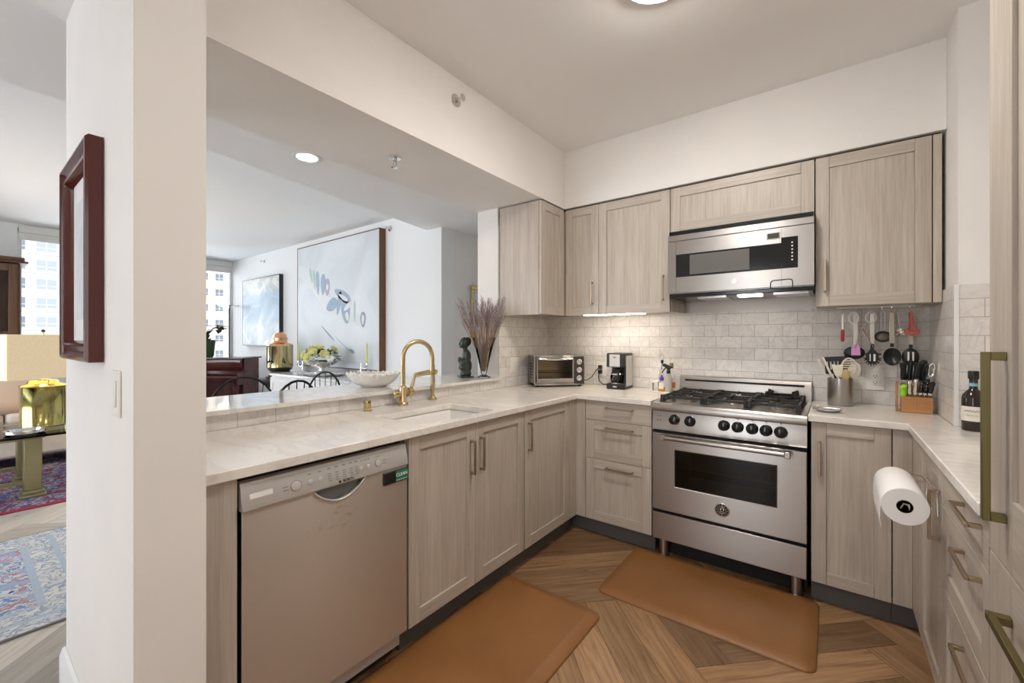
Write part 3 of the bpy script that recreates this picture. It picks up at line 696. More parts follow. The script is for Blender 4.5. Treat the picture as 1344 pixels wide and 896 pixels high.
# ------------------------------------------------------------------ lamps
def flush_light(label, x, y, z, lens, k=1.0):
    t = thing('ceiling_light', label, 'ceiling light', (x, y, z))
    MB().lathe([(r * k, h) for r, h in [(0, -.001), (.172, -.001), (.174, -.034), (.166, -.036)]], seg=40).build('rim', 'trimw', t)
    MB().lathe([(r * k, h) for r, h in [(0, -.060), (.07, -.058), (.12, -.052), (.150, -.044), (.1655, -.0362)]], seg=40).build('diffuser', lens, t)
    return t
flush_light('round flush ceiling light glowing over the kitchen floor', -.515, 1.60, ZC, 'frost', .80)
flush_light('added unseen fill light on the ceiling over the kitchen entrance', .35, -.95, ZC, 'fillentry')  # fill light added behind the camera to brighten the kitchen
flush_light('added unseen fill light on the entry hall ceiling', -2.2, -1.1, ZH, 'fillhall')  # unseen fill light added on the hall side
t = thing('recessed_downlight', 'round recessed downlight glowing in the hall ceiling beyond the ledge', 'downlight', (-2.705, 1.385, ZH))
MB().lathe([(.062, -.001), (.062, -.004), (.082, -.006), (.088, -.003), (.088, -.001)], seg=32).build('trim_ring', 'trimw', t)
MB().lathe([(0, -.0015), (.0615, -.0015)], seg=32).build('lens', 'downlens', t)
def sprinkler(label, loc, direction, sc=1.0):
    t = thing('fire_sprinkler', label, 'sprinkler', loc); q = Vector(direction).to_track_quat('Z', 'Y').to_matrix()
    MB().lathe([(.034 * sc, .001), (.034 * sc, .003), (.022 * sc, .006), (.013 * sc, .006)], rot=q).build('escutcheon', 'silver', t)
    m = MB().lathe([(.012 * sc, .0065), (.012 * sc, .018 * sc), (.007 * sc, .02 * sc), (.007 * sc, .03 * sc)], rot=q, seg=12)
    for s in (-1, 1): m.tube([q @ Vector((s * .008 * sc, 0, .02 * sc)), q @ Vector((s * .013 * sc, 0, .033 * sc)), q @ Vector((0, 0, .05 * sc))], .003 * sc, 6)
    m.build('body', 'chrome', t)
    MB().lathe([(0, .05 * sc), (.019 * sc, .051 * sc), (.019 * sc, .053 * sc), (0, .054 * sc)], rot=q, seg=16).build('deflector', 'chrome', t)
sprinkler('chrome sprinkler head on the vertical face of the soffit', (-1.605, 1.625, 2.56), (1, 0, 0))
sprinkler('chrome sprinkler head hanging under the soffit', (-1.878, 1.439, ZS), (0, 0, -1))
sprinkler('small sprinkler head high on the wall above the seascape painting', (-7.44, 3.1, 2.55), (0, -1, 0))
sprinkler('small sprinkler head beside the upper corner of the big pale painting', (-4.13, 3.1, 2.576), (0, -1, 0))

# ------------------------------------------------------------------ dishwasher
t = thing('dishwasher', 'stainless dishwasher with a light grey control strip, built in under the counter', 'dishwasher', (XL, .5035, 0), 90)
W = .600
MB().box((.006, .035, .09), (W - .006, .58, .882)).build('tub', 'dark', t)
d = MB()
sl = [(.012, .115), (.0, .125), (-.006, .60), (-.008, .765), (.034, .765), (.034, .115)]
# stainless door skin with the scooped hand grip left open at its top edge
n = 24; gx0, gx1, gd = .215, .405, .052
def grip(x): 
    u = (x - gx0) / (gx1 - gx0)
    return 0 if u <= 0 or u >= 1 else gd * math.sin(math.pi * u) ** .75
xs = [.002, .1] + [gx0 + (gx1 - gx0) * i / n for i in range(n + 1)] + [.5, W - .002]
yf = -.006
vs = []; fs = []
for x in xs:
    zt = .786 - grip(x)
    vs += [(x, .010, .113), (x, yf, .122), (x, yf, zt), (x, .034, zt), (x, .034, .113)]
for i in range(len(xs) - 1):
    for k in range(5): fs.append((i * 5 + k, (i + 1) * 5 + k, (i + 1) * 5 + (k + 1) % 5, i * 5 + (k + 1) % 5))
fs.append([0, 1, 2, 3, 4]); e = (len(xs) - 1) * 5; fs.append([e + 4, e + 3, e + 2, e + 1, e])
dr = d.__class__().add(vs, fs).build('door', 'dwsteel', t, .001, smooth=30)
lip = MB(); pts = [(gx0 + (gx1 - gx0) * i / n, yf - .001, .785 - grip(gx0 + (gx1 - gx0) * i / n)) for i in range(n + 1)]
lip.tube(pts, .0035, 8); lip.build('grip_lip', 'silverplastic', dr)
MB().box((gx0 + .004, .012, .736), (gx1 - .004, .033, .786)).build('grip_pocket', 'inkgrey', dr)
MB().box((.012, .030, .055), (W - .012, .045, .112)).build('toe_panel', 'silverplastic', t)
MB().box((.012, .075, .002), (W - .012, .09, .054)).build('kick_plate', 'dark', t)
cp = MB().prism([(-.012, .787), (-.014, .793), (.004, .866), (.010, .868), (.034, .868), (.034, .787)], .001, W - .001, 'yzx').build('control_panel', 'silverplastic', t, .0015)
tilt = math.atan2(.018, .073)
CPM = lambda x, z: Matrix.Translation((x, -.0143 + (z - .793) * .018 / .073, z)) @ Matrix.Rotation(-tilt, 4, 'X') @ FRONT
def cpbox(x0, x1, z0, z1, th=.0006): 
    m = MB().box((x0, z0, 0), (x1, z1, th)); return m
def onpanel(mb, x, z): return mb.xform(CPM(x, z))
for (x, z, r) in ((.157, .822, .0155), (.462, .823, .0125)):
    b = onpanel(MB().lathe([(r, 0), (r, .002), (r - .002, .0028), (0, .0028)], seg=24), x, z).build('button', 'silverplastic', cp)
    onpanel(MB().tube([(r * 1.06 * math.cos(a * math.pi / 14), r * 1.06 * math.sin(a * math.pi / 14), .0006) for a in range(28)], .0009, 6, True), x, z).build('button_ring', 'inkgrey', b)
for (x, z) in ((.203, .821), (.237, .822), (.390, .820), (.420, .820)):
    onpanel(MB().lathe([(.0085, 0), (.0085, .0016), (.007, .0024), (0, .0024)], seg=18), x, z).build('button', 'white' if False else 'silverplastic', cp)
mk = MB()
for i, x in enumerate((.270, .297, .324, .351, .372)):
    for k in range(4): a0 = len(mk.v); mk.box((-.006, -.0012, 0), (.006, .0012, .0004)); mk.xform(CPM(x, .808 + k * .0075), a0)
    a0 = len(mk.v); mk.box((-.006, -.002, 0), (.006, .002, .0004)); mk.xform(CPM(x, .848), a0)
for x in (.203, .237, .395, .410, .425):
    a0 = len(mk.v); mk.box((-.005, -.0015, 0), (.005, .0015, .0004)); mk.xform(CPM(x, .846), a0)
for x, z in ((.125, .826), (.125, .816), (.457, .846), (.468, .846), (.49, .827), (.49, .817)):
    a0 = len(mk.v); mk.box((-.008, -.0011, 0), (.008, .0011, .0004)); mk.xform(CPM(x, z), a0)
mk.build('print', 'inkgrey', cp)
onpanel(cpbox(-.032, .032, -.0075, .0075), .055, .826).build('badge', 'white', cp, label='pale rectangular badge')
onpanel(MB().box((-.235, -.0003, 0), (.235, .0003, .0003)), .325, .857).build('groove', 'inkgrey', cp)
text('lettering', 'BOSCH', .0125, 'ink', cp, CPM(.336, .7965), bold=.0004)
onpanel(MB().lathe([(.0045, 0), (.0045, .0005), (.0035, .0005), (.0035, 0)], seg=16), .304, .7965).build('emblem', 'ink', cp)
# magnet sign stuck on the door
t = thing('magnet_sign', 'black and green CLEAN magnet stuck on the dishwasher door', 'magnet', (XL, .5035, 0), 90)
MB().box((.487, -.0125, .730), (.597, -.0065, .776)).build('plate', 'black', t, .001)
MB().box((.539, -.0132, .733), (.595, -.0126, .774)).build('green_panel', 'green', t)
MB().box((.541, -.0136, .737), (.593, -.0133, .739)).build('underline', 'white', t)
text('lettering', 'CLEAN', .0175, 'white', t, Matrix.Translation((.567, -.0136, .757)) @ FRONT, bold=.0003)

# ------------------------------------------------------------------ range
RX = -.851; RW = .756
t = thing('oven_range', 'freestanding stainless gas range with seven black knobs', 'oven', (RX, 2.505, 0), 0)
MB().box((.004, .03, .10), (RW - .004, .615, .905)).build('body', 'steel', t, .002)
for x in (.05, RW - .05):
    for y in (.06, .55):
        MB().lathe([(.031, 0.0005), (.031, .012), (.026, .014), (.026, .1)], (x, y, 0), 20).build('leg', 'steelV', t)
MB().box((.003, .0, .115), (RW - .003, .03, .272)).build('kick_drawer', 'steel', t, .003)
MB().box((.006, .024, .272), (RW - .006, .05, .296)).build('vent_slot', 'dark', t)
MB().box((.006, .10, .004), (RW - .006, .12, .099)).build('plinth', 'dark', t)  # black sheet added to paint the deep shade under the range
wx0, wx1, wz0, wz1 = .129, .629, .437, .649
dm = slab([.002, wx0, wx1, RW - .002], [.288, wz0, wz1, .738], lambda x, z: not (wx0 < x < wx1 and wz0 < z < wz1), -.035, 0)
dm.xform(Matrix(((1, 0, 0, 0), (0, 0, -1, 0), (0, 1, 0, 0), (0, 0, 0, 1))))
dr = dm.build('oven_door', 'steel', t, .003)
MB().box((wx0 - .002, .006, wz0 - .002), (wx1 + .002, .010, wz1 + .002)).build('window_glass', 'ovenglass', dr)
fr = MB()
for a in ((wx0, wz0, wx1, wz0 + .006), (wx0, wz1 - .006, wx1, wz1), (wx0, wz0, wx0 + .006, wz1), (wx1 - .006, wz0, wx1, wz1)): fr.box((a[0], .003, a[1]), (a[2], .0055, a[3]))
fr.build('window_frame', 'blackgloss', dr)
cv = MB().box((wx0 - .02, .45, wz0 - .06), (wx1 + .02, .46, wz1 + .04)).box((wx0 - .03, .0355, wz0 - .07), (wx0 - .02, .46, wz1 + .04)).box((wx1 + .02, .0355, wz0 - .07), (wx1 + .03, .46, wz1 + .04)).box((wx0 - .03, .0355, wz0 - .07), (wx1 + .03, .46, wz0 - .06)).box((wx0 - .03, .0355, wz1 + .04), (wx1 + .03, .46, wz1 + .05))
rk = MB()
for i in range(15): rk.cyl((wx0 + .02 + i * .033, .05, .54), (wx0 + .02 + i * .033, .44, .54), .002, seg=6)
rk.cyl((wx0 - .01, .05, .543), (wx1 + .01, .05, .543), .003, seg=6)
# the body is a shell only behind the door, so the cavity can be seen through the glass
body = [c for c in t.children if c.name.startswith('body')][0]
me = slab([.004, wx0 - .03, wx1 + .03, RW - .004], [.10, wz0 - .07, wz1 + .05, .905], lambda x, z: not (wx0 - .03 < x < wx1 + .03 and wz0 - .07 < z < wz1 + .05), -.615, -.036)
me.xform(Matrix(((1, 0, 0, 0), (0, 0, -1, 0), (0, 1, 0, 0), (0, 0, 0, 1))))
bpy.data.objects.remove(body); me.build('body', 'steel', t, .002)
cv.build('oven_cavity', plain('oven_enamel', (.05, .045, .04), .4), t); rk.build('oven_rack', 'chrome', t)
# bar handle
hb = MB().cyl((.062, -.048, .722), (.690, -.048, .722), .0125, seg=20)
hb.build('handle', 'steel', dr)
for x in (.075, .677):
    MB().obox((x, -.046, .722), (.026, .036, .034), Matrix.Identity(3)).cyl((x, -.03, .722), (x, .0005, .722), .008, seg=12).build('handle_bracket', 'steel', dr, .004)
# crest on the door
em = MB().lathe_dir([(.037, 0), (.037, .003), (.033, .0045), (.033, .003), (0, .003)], (.378, -.0005, .366), (0, -1, 0), 32).build('emblem_rim', 'silver', dr)
MB().lathe_dir([(.0325, .0031), (.0325, .0036), (0, .0036)], (.378, -.0005, .366), (0, -1, 0), 32).build('emblem_disc', 'blackgloss', dr)
eg = MB()
for k in range(12):
    a = 2 * math.pi * k / 12
    eg.obox((.378 + .026 * math.cos(a), -.0045, .366 + .026 * math.sin(a)), (.005, .001, .0022), Matrix.Rotation(-a, 3, 'Y'))
eg.tube(arc((.378, -.0045, .366), .0185, 0, 345, 23), .001, 6, True)
for (dx, dz, sx, sz) in ((-.006, .004, .006, .008), (.007, .004, .005, .008), (0, -.008, .018, .0022), (0, .012, .012, .002)): eg.obox((.378 + dx, -.0045, .366 + dz), (sx, .001, sz), Matrix.Rotation(R(8), 3, 'Y'))
eg.build('emblem_relief', 'silver', dr)
# control panel, ledge under it, knobs
MB().box((.003, .022, .738), (RW - .003, .05, .757)).build('gap', 'dark', t)
pn = MB().prism([(-.004, .757), (.004, .772), (.004, .866), (.03, .866), (.03, .757)], .001, RW - .001, 'yzx').build('control_panel', 'steel', t, .0015)
for i, (x, z) in enumerate(((.128, .824), (.213, .824), (.387, .822), (.453, .821), (.520, .821), (.582, .820), (.646, .819))):
    k = MB().lathe_dir([(.029, 0), (.029, .004), (.025, .006), (.0245, .012), (.0255, .028), (.022, .034), (.012, .0365), (0, .037)], (x, .0035, z), (0, -1, 0), 28).build('knob', 'blackgloss', pn)
    MB().lathe_dir([(.031, 0), (.031, .0035), (.0293, .0035), (.0293, 0)], (x, .0035, z), (0, -1, 0), 28).build('knob_bezel', 'chrome', pn)
    MB().box((x - .003, .0030, z + .040), (x + .003, .0036, z + .047)).box((x + .004, .0030, z + .036), (x + .005, .0036, z + .05)).build('print', 'ink', pn)
for x in (.032, .048):
    for z in (.812, .838): MB().lathe_dir([(.003, 0), (.003, .001), (0, .001)], (x, .0035, z), (0, -1, 0), 10).build('print', 'ink', pn)
# bull-nosed top, recessed hob pan, backguard
MB().prism([(-.012, .870), (-.016, .885), (-.013, .905), (-.004, .915), (.05, .917), (.05, .867), (-.006, .867)], .0, RW, 'yzx').build('front_rail', 'steel', t, .0015)
MB().box((.0, .0505, .9055), (.022, .555, .917)).box((RW - .022, .0505, .9055), (RW, .555, .917)).box((.022, .0505, .9055), (RW - .022, .555, .908)).build('hob_pan', 'steel', t, .0015)
bgp = MB().prism([(.562, .9055), (.570, 1.005), (.578, 1.030), (.612, 1.034), (.612, .9055)], .0, RW, 'yzx').build('backguard', 'steel', t, .002)
MB().box((.036, .566, .998), (RW - .036, .576, 1.010)).build('vent_slot', 'dark', bgp)
# burners and grates
burn = [(.135, .19, .046), (.135, .42, .036), (.378, .30, .036), (.618, .19, .036), (.618, .42, .058)]
for (x, y, r) in burn:
    b = MB().lathe([(r + .014, .0), (r + .010, .012), (r, .016), (r, .018)], (x, y, .908), 24).build('burner', plain('burner_alloy', (.45, .40, .34), .3, .9) if 'burner_alloy' not in M else M['burner_alloy'], t)
    MB().lathe([(r, .0182), (r + .001, .024), (r - .006, .029), (0, .030)], (x, y, .908), 24).build('burner_cap', 'iron', b)
def grate(x0, x1):
    g = MB(); z = .943; y0, y1 = .072, .535; h = .0065; cx = (x0 + x1) / 2; cy = (y0 + y1) / 2
    for (a, b_) in (((x0, y0), (x1, y0)), ((x0, y1), (x1, y1)), ((x0, y0), (x0, y1)), ((x1, y0), (x1, y1)), ((x0, cy), (x1, cy))):
        g.box((min(a[0], b_[0]) - .005, min(a[1], b_[1]) - .005, z - h), (max(a[0], b_[0]) + .005, max(a[1], b_[1]) + .005, z + h))
    for yy in ((y0 + cy) / 2, (y1 + cy) / 2):
        for (a, b_) in ((x0, cx - .028), (cx + .028, x1)): g.box((a, yy - .0045, z - h + .002), (b_, yy + .0045, z + h + .003))
    for (a, b_) in ((y0, y0 + .07), (cy - .07, cy + .07), (y1 - .07, y1)): g.box((cx - .0045, a, z - h + .002), (cx + .0045, b_, z + h + .003))
    for x in (x0, x1):
        for y in (y0, cy, y1): g.box((x - .011, y - .011, .918 if x < .04 or x > RW - .04 else .9085), (x + .011, y + .011, z + h + .004))
    return g.build('grate', 'iron', t, .002)
grate(.040, .262); grate(.275, .481); grate(.494, .716)
wr = MB().tube([(.618 + .085 * math.cos(R(a)), .42 + .085 * math.sin(R(a)), .956) for a in range(0, 360, 15)], .006, 8, True)
for a in (45, 135, 225, 315): wr.obox((.618 + .088 * math.cos(R(a)), .42 + .088 * math.sin(R(a)), .966), (.04, .008, .030), Matrix.Rotation(R(a), 3, 'Z') @ Matrix.Rotation(R(-14), 3, 'Y'))
wr.build('wok_ring', 'iron', t, .001)

# ------------------------------------------------------------------ microwave
t = thing('microwave', 'stainless over-the-range microwave with a black window band', 'microwave', (-.822, 2.715, 0), 0)
W = .748; z0, z1 = 1.572, 1.957
MB().box((.002, .028, z0 - .006), (W - .002, .412, z1)).build('case', 'steelV', t, .002)
MB().box((.004, .012, 1.930), (W - .004, .0275, z1)).build('top_vent', 'blackgloss', t)
sl_ = MB()
for k in range(4): sl_.box((.006, .006, 1.934 + k * .006), (W - .006, .0118, 1.9365 + k * .006))
sl_.build('vent_slats', 'black', t)
MB().box((.0, -.006, 1.893), (W, .0275, 1.929)).build('top_rail', 'steel', t, .002)
wz0, wz1 = 1.668, 1.808
dm = slab([0, .048, .052, .602, .606, .678, W], [z0, wz0, wz1, 1.890], lambda x, z: not (.024 < x < .678 and wz0 < z < wz1), -.0275, .004)
dm.xform(Matrix(((1, 0, 0, 0), (0, 0, -1, 0), (0, 1, 0, 0), (0, 0, 0, 1))))
dr = dm.build('door', 'steel', t, 0)
MB().box((.0485, -.0035, wz0 - .001), (.6775, .0270, wz1 + .001)).build('window_band', 'blackgloss', dr)
MB().box((.130, -.0040, wz0 + .012), (.450, -.0036, wz1 - .010)).build('window_screen', plain('window_mesh_grey', (.13, .125, .115), .3), dr)
MB().box((.0485, -.0046, z0 + .001), (.0498, -.0041, 1.889)).box((.6035, -.0046, z0 + .001), (.6048, -.0041, 1.889)).build('door_seam', 'ink', dr)
MB().box((.602, -.0050, wz0 + .030), (.6779, -.0036, wz1 + .028)).build('control_panel', 'blackgloss', dr)
pt = MB()
for k in range(6): pt.lathe_dir([(.004, 0), (.004, .0006), (0, .0006)], (.652, -.0050, 1.712 + k * .0185), (0, -1, 0), 12)
pt.build('button_print', 'white', dr)
ds = MB().box((.535, -.0062, 1.832), (.597, -.0041, 1.868)).build('display_frame', 'silver', dr)
MB().box((.539, -.0068, 1.836), (.593, -.0063, 1.864)).build('display', plain('display_green_grey', (.07, .075, .06), .15), ds)
MB().lathe_dir([(.0135, 0), (.0135, .0016), (.0115, .0024), (.0115, .0016), (0, .0016)], (.374, -.0041, 1.618), (0, -1, 0), 24).build('badge', 'silver', dr)
MB().tube(arc((.374, -.0063, 1.618), .006, 20, 330, 14), .0008, 6).build('badge_relief', 'inkgrey', dr)
MB().box((.006, .004, z0 - .030), (W - .006, .40, z0 - .0065)).build('base', 'blackgloss', t, .004)
MB().tube([(.553, -.006, z0 - .008), (.553, -.007, z0 + .020), (.556, -.007, z0 + .030), (.566, -.007, z0 + .035), (.640, -.007, z0 + .037), (.650, -.007, z0 + .033), (.654, -.007, z0 + .022), (.654, -.006, z0 - .008)], .0026, 8).build('pull_loop', 'black', t)
for i, x in enumerate((.16, .36, .56)):
    MB().box((x if i != 1 else x + .02, .06, z0 - .036), (x + (.16 if i != 1 else .14), .30 if i != 1 else .14, z0 - .0305)).build('filter' if i != 1 else 'hood_lens', 'silver' if i != 1 else 'hoodlamp', t)
# oak cheek hanging below the corner of the cabinet beside the microwave
t = thing('cabinet_cheek', 'small oak end cheek below the microwave at the edge of the wall cabinet', 'panel', (-.8305, 2.81, 0), 0)
MB().box((.0, .0, UZ0 + .002), (.005, .319, 1.53)).build('panel', 'oakV', t)

# ------------------------------------------------------------------ faucet set
KT = CZ1 + .0008
fx, fy = -1.905, 1.515
t = thing('kitchen_faucet', 'brushed brass gooseneck kitchen faucet behind the sink', 'faucet', (fx, fy, KT), 90)
MB().lathe([(.030, 0), (.030, .006), (.026, .010), (.024, .016), (.0215, .020), (.0215, .098), (.019, .104), (.0135, .108)], seg=28).build('body', 'brass', t)
# local x runs along the counter (away from the camera), -y points at the sink
nk = [(0, 0, .10), (0, 0, .20), (0, 0, .262)] + [(.0 + .090 - .090 * math.cos(R(a)), -.020 * (1 - math.cos(R(a))), .262 + .090 * math.sin(R(a))) for a in range(12, 181, 12)] + [(.180, -.040, .235), (.180, -.040, .190)]
MB().tube(nk, .0125, 14).build('spout', 'brass', t)
MB().cyl((.180, -.040, .175), (.180, -.040, .215), .0145, seg=16).build('nozzle', 'brass', t)
MB().lathe_dir([(.014, 0), (.016, .030), (.020, .034), (.020, .050), (.012, .056), (0, .058)], (-.005, 0, .062), (-1, 0, 0), 20).build('valve_cap', 'brass', t)
v = MB().lathe_dir([(.015, 0), (.015, .022), (.024, .026), (.025, .050), (.020, .056), (0, .058)], (.008, 0, .070), (1, 0, 0), 20).build('valve', 'brass', t)
MB().tube([(.052, 0, .072), (.072, 0, .120), (.088, 0, .165), (.096, 0, .172)], [.010, .0085, .0075, .007], 12).build('lever', 'brass', v)
t = thing('side_sprayer', 'brass side sprayer with a level trigger head beside the faucet', 'sprayer', (-1.930, 1.757, KT), 90)
MB().lathe([(.027, 0), (.027, .005), (.022, .010), (.017, .018), (.014, .022)], seg=24).build('base', 'brass', t)
MB().lathe([(.012, .022), (.011, .04), (.014, .085), (.0145, .12), (.012, .150), (.012, .158)], seg=20).build('stem', 'brass', t)
MB().tube([(.030, 0, .166), (.0, 0, .168), (-.06, 0, .164), (-.130, 0, .158)], [.014, .017, .015, .014], 14).build('spray_head', 'brass', t)
MB().lathe_dir([(.010, 0), (.010, .006), (0, .007)], (.0, -.014, .155), (0, -1, 0), 16).build('trigger', 'bluecap' if False else 'brasspol', t)
t = thing('air_switch', 'short round brass air switch on the counter before the faucet', 'switch', (-1.900, 1.285, KT))
MB().lathe([(.022, 0), (.022, .004), (.019, .005), (.019, .050), (.0175, .053), (0, .053)], seg=26).build('sleeve', 'brasspol', t)
MB().box((.012, -.008, .040), (.0205, .004, .049)).build('slot', 'ink', t)
t = thing('soap_dish', 'small grey dish on the counter against the white wall end', 'dish', (-1.80, .478, KT))
MB().lathe([(.03, 0), (.045, .010), (.058, .022), (.054, .022), (.04, .012), (0, .008)], seg=24).build('bowl', 'inkgrey', t)

# ------------------------------------------------------------------ things on the ledge
LZ = 1.0048
t = thing('ruffled_bowl', 'white ruffled-edge ceramic bowl on the ledge behind the faucet', 'bowl', (-2.19, 1.525, LZ))
def ruf(r, z, a): return r * (1 + .05 * math.sin(a * 13) * max(0, (z - .03) / .07) + .02 * math.sin(a * 5 + 1) * (z > .04))
prof = [(.07, 0), (.075, .008), (.095, .015), (.125, .040), (.143, .072), (.150, .090), (.146, .090), (.137, .072), (.118, .042), (.085, .020), (0, .016)]
b = MB().lathe(prof, seg=104, fn=ruf)
b.v = [(x, y, z + (.008 * math.sin(math.atan2(y, x) * 13 + .6) if z > .06 else 0)) for x, y, z in b.v]
b.v = [(x, y, z * .8) for x, y, z in b.v]; b.build('bowl', 'porcelain', t)
rr = MB()
for k in range(30):
    a = 2 * math.pi * k / 30; rr.tube([(.140 * math.cos(a), .140 * math.sin(a), .085), (.152 * math.cos(a + .05), .152 * math.sin(a + .05), .098 + .006 * (k % 2)), (.146 * math.cos(a + .12), .146 * math.sin(a + .12), .088)], .006, 6)
rr.v = [(x, y, z * .8) for x, y, z in rr.v]; rr.build('ruffle', 'porcelain', t)
# statue: one fused body
t = thing('stone_statuette', 'dark green stone statuette of a seated figure on the ledge', 'statuette', (-2.145, 2.275, LZ), -30)
s_ = MB()
for c, r in (((0, 0, .03), (.050, .042, .032)), ((0, .006, .085), (.047, .040, .060)), ((0, .010, .150), (.036, .030, .055)), ((.0, -.022, .075), (.040, .030, .030)),
             ((-.026, -.022, .110), (.020, .022, .030)), ((.024, -.026, .105), (.020, .022, .028)), ((0, -.004, .205), (.018, .018, .030)), ((0, -.008, .252), (.033, .037, .043)), ((0, .016, .262), (.026, .026, .034)), ((0, -.044, .244), (.008, .010, .013)),
             ((0, -.036, .225), (.018, .013, .011)), ((-.038, .0, .15), (.014, .016, .05)), ((.038, .0, .15), (.014, .016, .05)), ((0, -.045, .13), (.022, .015, .022))): s_.ball(c, r, 18, 12)
o = s_.build('figure', 'stone', t); m_ = o.modifiers.new('fuse', 'REMESH'); m_.mode = 'VOXEL'; m_.voxel_size = .0036; m_.use_smooth_shade = True
sm = o.modifiers.new('soft', 'SMOOTH'); sm.factor = .5; sm.iterations = 2
e_ = MB()
for s in (-1, 1): e_.ball((s * .013, -.0425, .258), (.006, .004, .004), 10, 6)
MB().box((-.052, -.048, 0), (.052, .048, .012)).build('plinth', 'stone', t, .004)
# vase with dried stems
VX, VY = -2.035, 2.352
t = thing('glass_vase', 'tall flared clear glass vase on the ledge', 'vase', (VX, VY, LZ))
MB().lathe([(0, 0.0), (.046, 0), (.048, .006), (.030, .014), (.018, .022), (.022, .034), (.040, .12), (.066, .22), (.088, .292), (.084, .292), (.062, .22), (.036, .12), (.016, .045), (0, .04)], seg=36).build('vessel', 'vaseglass', t)
MB().lathe([(0, .001), (.044, .001), (.045, .006), (.028, .013), (.014, .022), (.015, .036), (0, .038)], seg=28).build('solid_foot', 'glass', t)
rnd = random.Random(5); st = MB(); bd = MB()
for k in range(130):
    a = rnd.random() * 2 * math.pi; sp = rnd.random() ** .55; tilt_ = sp * .205; H_ = .42 + rnd.random() * .20 - sp * .05
    x0, y0 = .010 * math.cos(a), .010 * math.sin(a); mid = .20
    dx, dy = math.cos(a), math.sin(a)
    rm = .012 + min(.058, tilt_ * .30)
    tip = (dx * (rm + tilt_ * (H_ - mid) * 2.3), dy * (rm + tilt_ * (H_ - mid) * 2.3), H_)
    if dy > 0: tip = (tip[0], min(tip[1], .082), tip[2])
    p1 = (dx * rm * .8, dy * rm * .8, mid); p2 = ((p1[0] + tip[0]) / 2 + rnd.uniform(-.008, .008), (p1[1] + tip[1]) / 2 + rnd.uniform(-.008, .008), (mid + H_) / 2)
    st.tube([(x0, y0, .046), p1, p2, tip], [.0013, .0013, .0012, .0010], 4)
    for q in range(10):
        f_ = .42 + .58 * q / 9; P = [p2[i] + (tip[i] - p2[i]) * f_ for i in range(3)]; an = rnd.random() * 6.28; ln = .017
        bd.tube([P, (P[0] + ln * .45 * math.cos(an), P[1] + ln * .45 * math.sin(an), P[2] + ln)], [.0026, .0008], 4)
t = thing('dried_bouquet', 'bunch of dried brown and purple stems standing in the glass vase', 'dried flowers', (VX, VY, LZ))
st.build('stems', 'stem', t, smooth=0); bd.build('flower_spikes', 'bud', t, smooth=0)

# ------------------------------------------------------------------ counter appliances
t = thing('toaster_oven', 'silver toaster oven set diagonally in the counter corner', 'toaster oven', (-1.792, 2.655, KT), 47)
W, H_, D_ = .398, .238, .225
MB().box((0, .012, .022), (.012, D_, H_)).box((W - .012, .012, .022), (W, D_, H_)).box((.012, .012, H_ - .012), (W - .012, D_, H_)).box((.012, .012, .022), (W - .012, D_, .034)).box((.012, D_ - .012, .034), (W - .012, D_, H_ - .012)).build('case', 'steel', t, .004)
MB().box((.0125, .05, .0345), (.300, D_ - .0125, H_ - .0125)).build('liner', plain('toaster_liner', (.13, .105, .075), .4, .5), t) if False else None
MB().box((0, .006, .012), (W, .030, .0215)).build('front_bar', 'steel', t, .002)
fr = MB().box((.018, 0, .205), (.310, .0115, .228)).box((.018, 0, .034), (.310, .0115, .062)).box((.018, 0, .062), (.028, .0115, .205)).box((.300, 0, .062), (.310, .0115, .205))
dr = fr.build('door', 'steel', t, .002)
MB().box((.0285, .004, .0625), (.2995, .007, .2045)).build('door_glass', 'toastglass', dr)
MB().tube([(.030, -.003, .214), (.10, -.016, .211), (.164, -.019, .210), (.228, -.016, .211), (.298, -.003, .214)], .008, 10).build('handle', 'chrome', dr)
MB().box((.314, .002, .026), (.392, .0115, .232)).build('control_panel', plain('toaster_panel', (.06, .055, .05), .3, .4), t, .002)
for z in (.066, .128, .190):
    k = MB().lathe_dir([(.021, 0), (.021, .003), (.0175, .004), (.0165, .018), (0, .019)], (.353, .002, z), (0, -1, 0), 24).build('knob', 'silver', t)
    MB().box((.3515, -.0182, z + .003), (.3545, -.0172, z + .016)).build('pointer', 'ink', k)
rk = MB()
for i in range(9): rk.cyl((.03 + i * .032, .02, .110), (.03 + i * .032, D_ - .02, .110), .0016, seg=6)
for y in (.024, D_ - .025): rk.cyl((.014, y, .110), (.310, y, .110), .0022, seg=6)
rk.build('rack', 'chrome', t)
MB().box((.03, .03, .058), (.29, D_ - .02, .062)).build('crumb_tray', 'copper', t)
for x in (.03, W - .03):
    for y in (.04, D_ - .03): MB().lathe([(.014, 0), (.016, .004), (.016, .0218)], (x, y, 0), 14).build('foot', 'rubber', t)
vg = MB()
for k in range(6): vg.box((-.0008, .06, .06 + k * .022), (.0002, D_ - .05, .068 + k * .022))
vg.build('side_vents', 'ink', t)

t = thing('coffee_maker', 'small black and silver drip coffee maker on the back counter', 'coffee maker', (-1.325, 2.905, KT), 4)
W, D_, H_ = .138, .190, .262
MB().box((0, 0, 0), (W, D_, .040)).build('base', 'black', t, .006)
MB().box((.002, .105, .0405), (W - .002, D_, .158)).build('water_tank', plain('tank_grey_brown', (.16, .14, .125), .3), t, .004)
hd = MB().box((0, 0, .1585), (W, D_, H_)).build('brew_head', 'black', t, .008)
MB().box((.024, -.003, .164), (.102, -.0004, .252)).build('front_badge', 'silverplastic', hd, .004)
MB().box((.050, -.004, .232), (.076, -.0032, .236)).box((.056, -.004, .226), (.070, -.0032, .229)).build('print', 'ink', hd)
MB().box((W + .0002, .03, .02), (W + .002, D_ - .02, H_ - .02)).build('side_panel', 'silverplastic', hd)
MB().box((.05, -.0015, .014), (.078, -.0002, .022)).build('print', 'white', t)
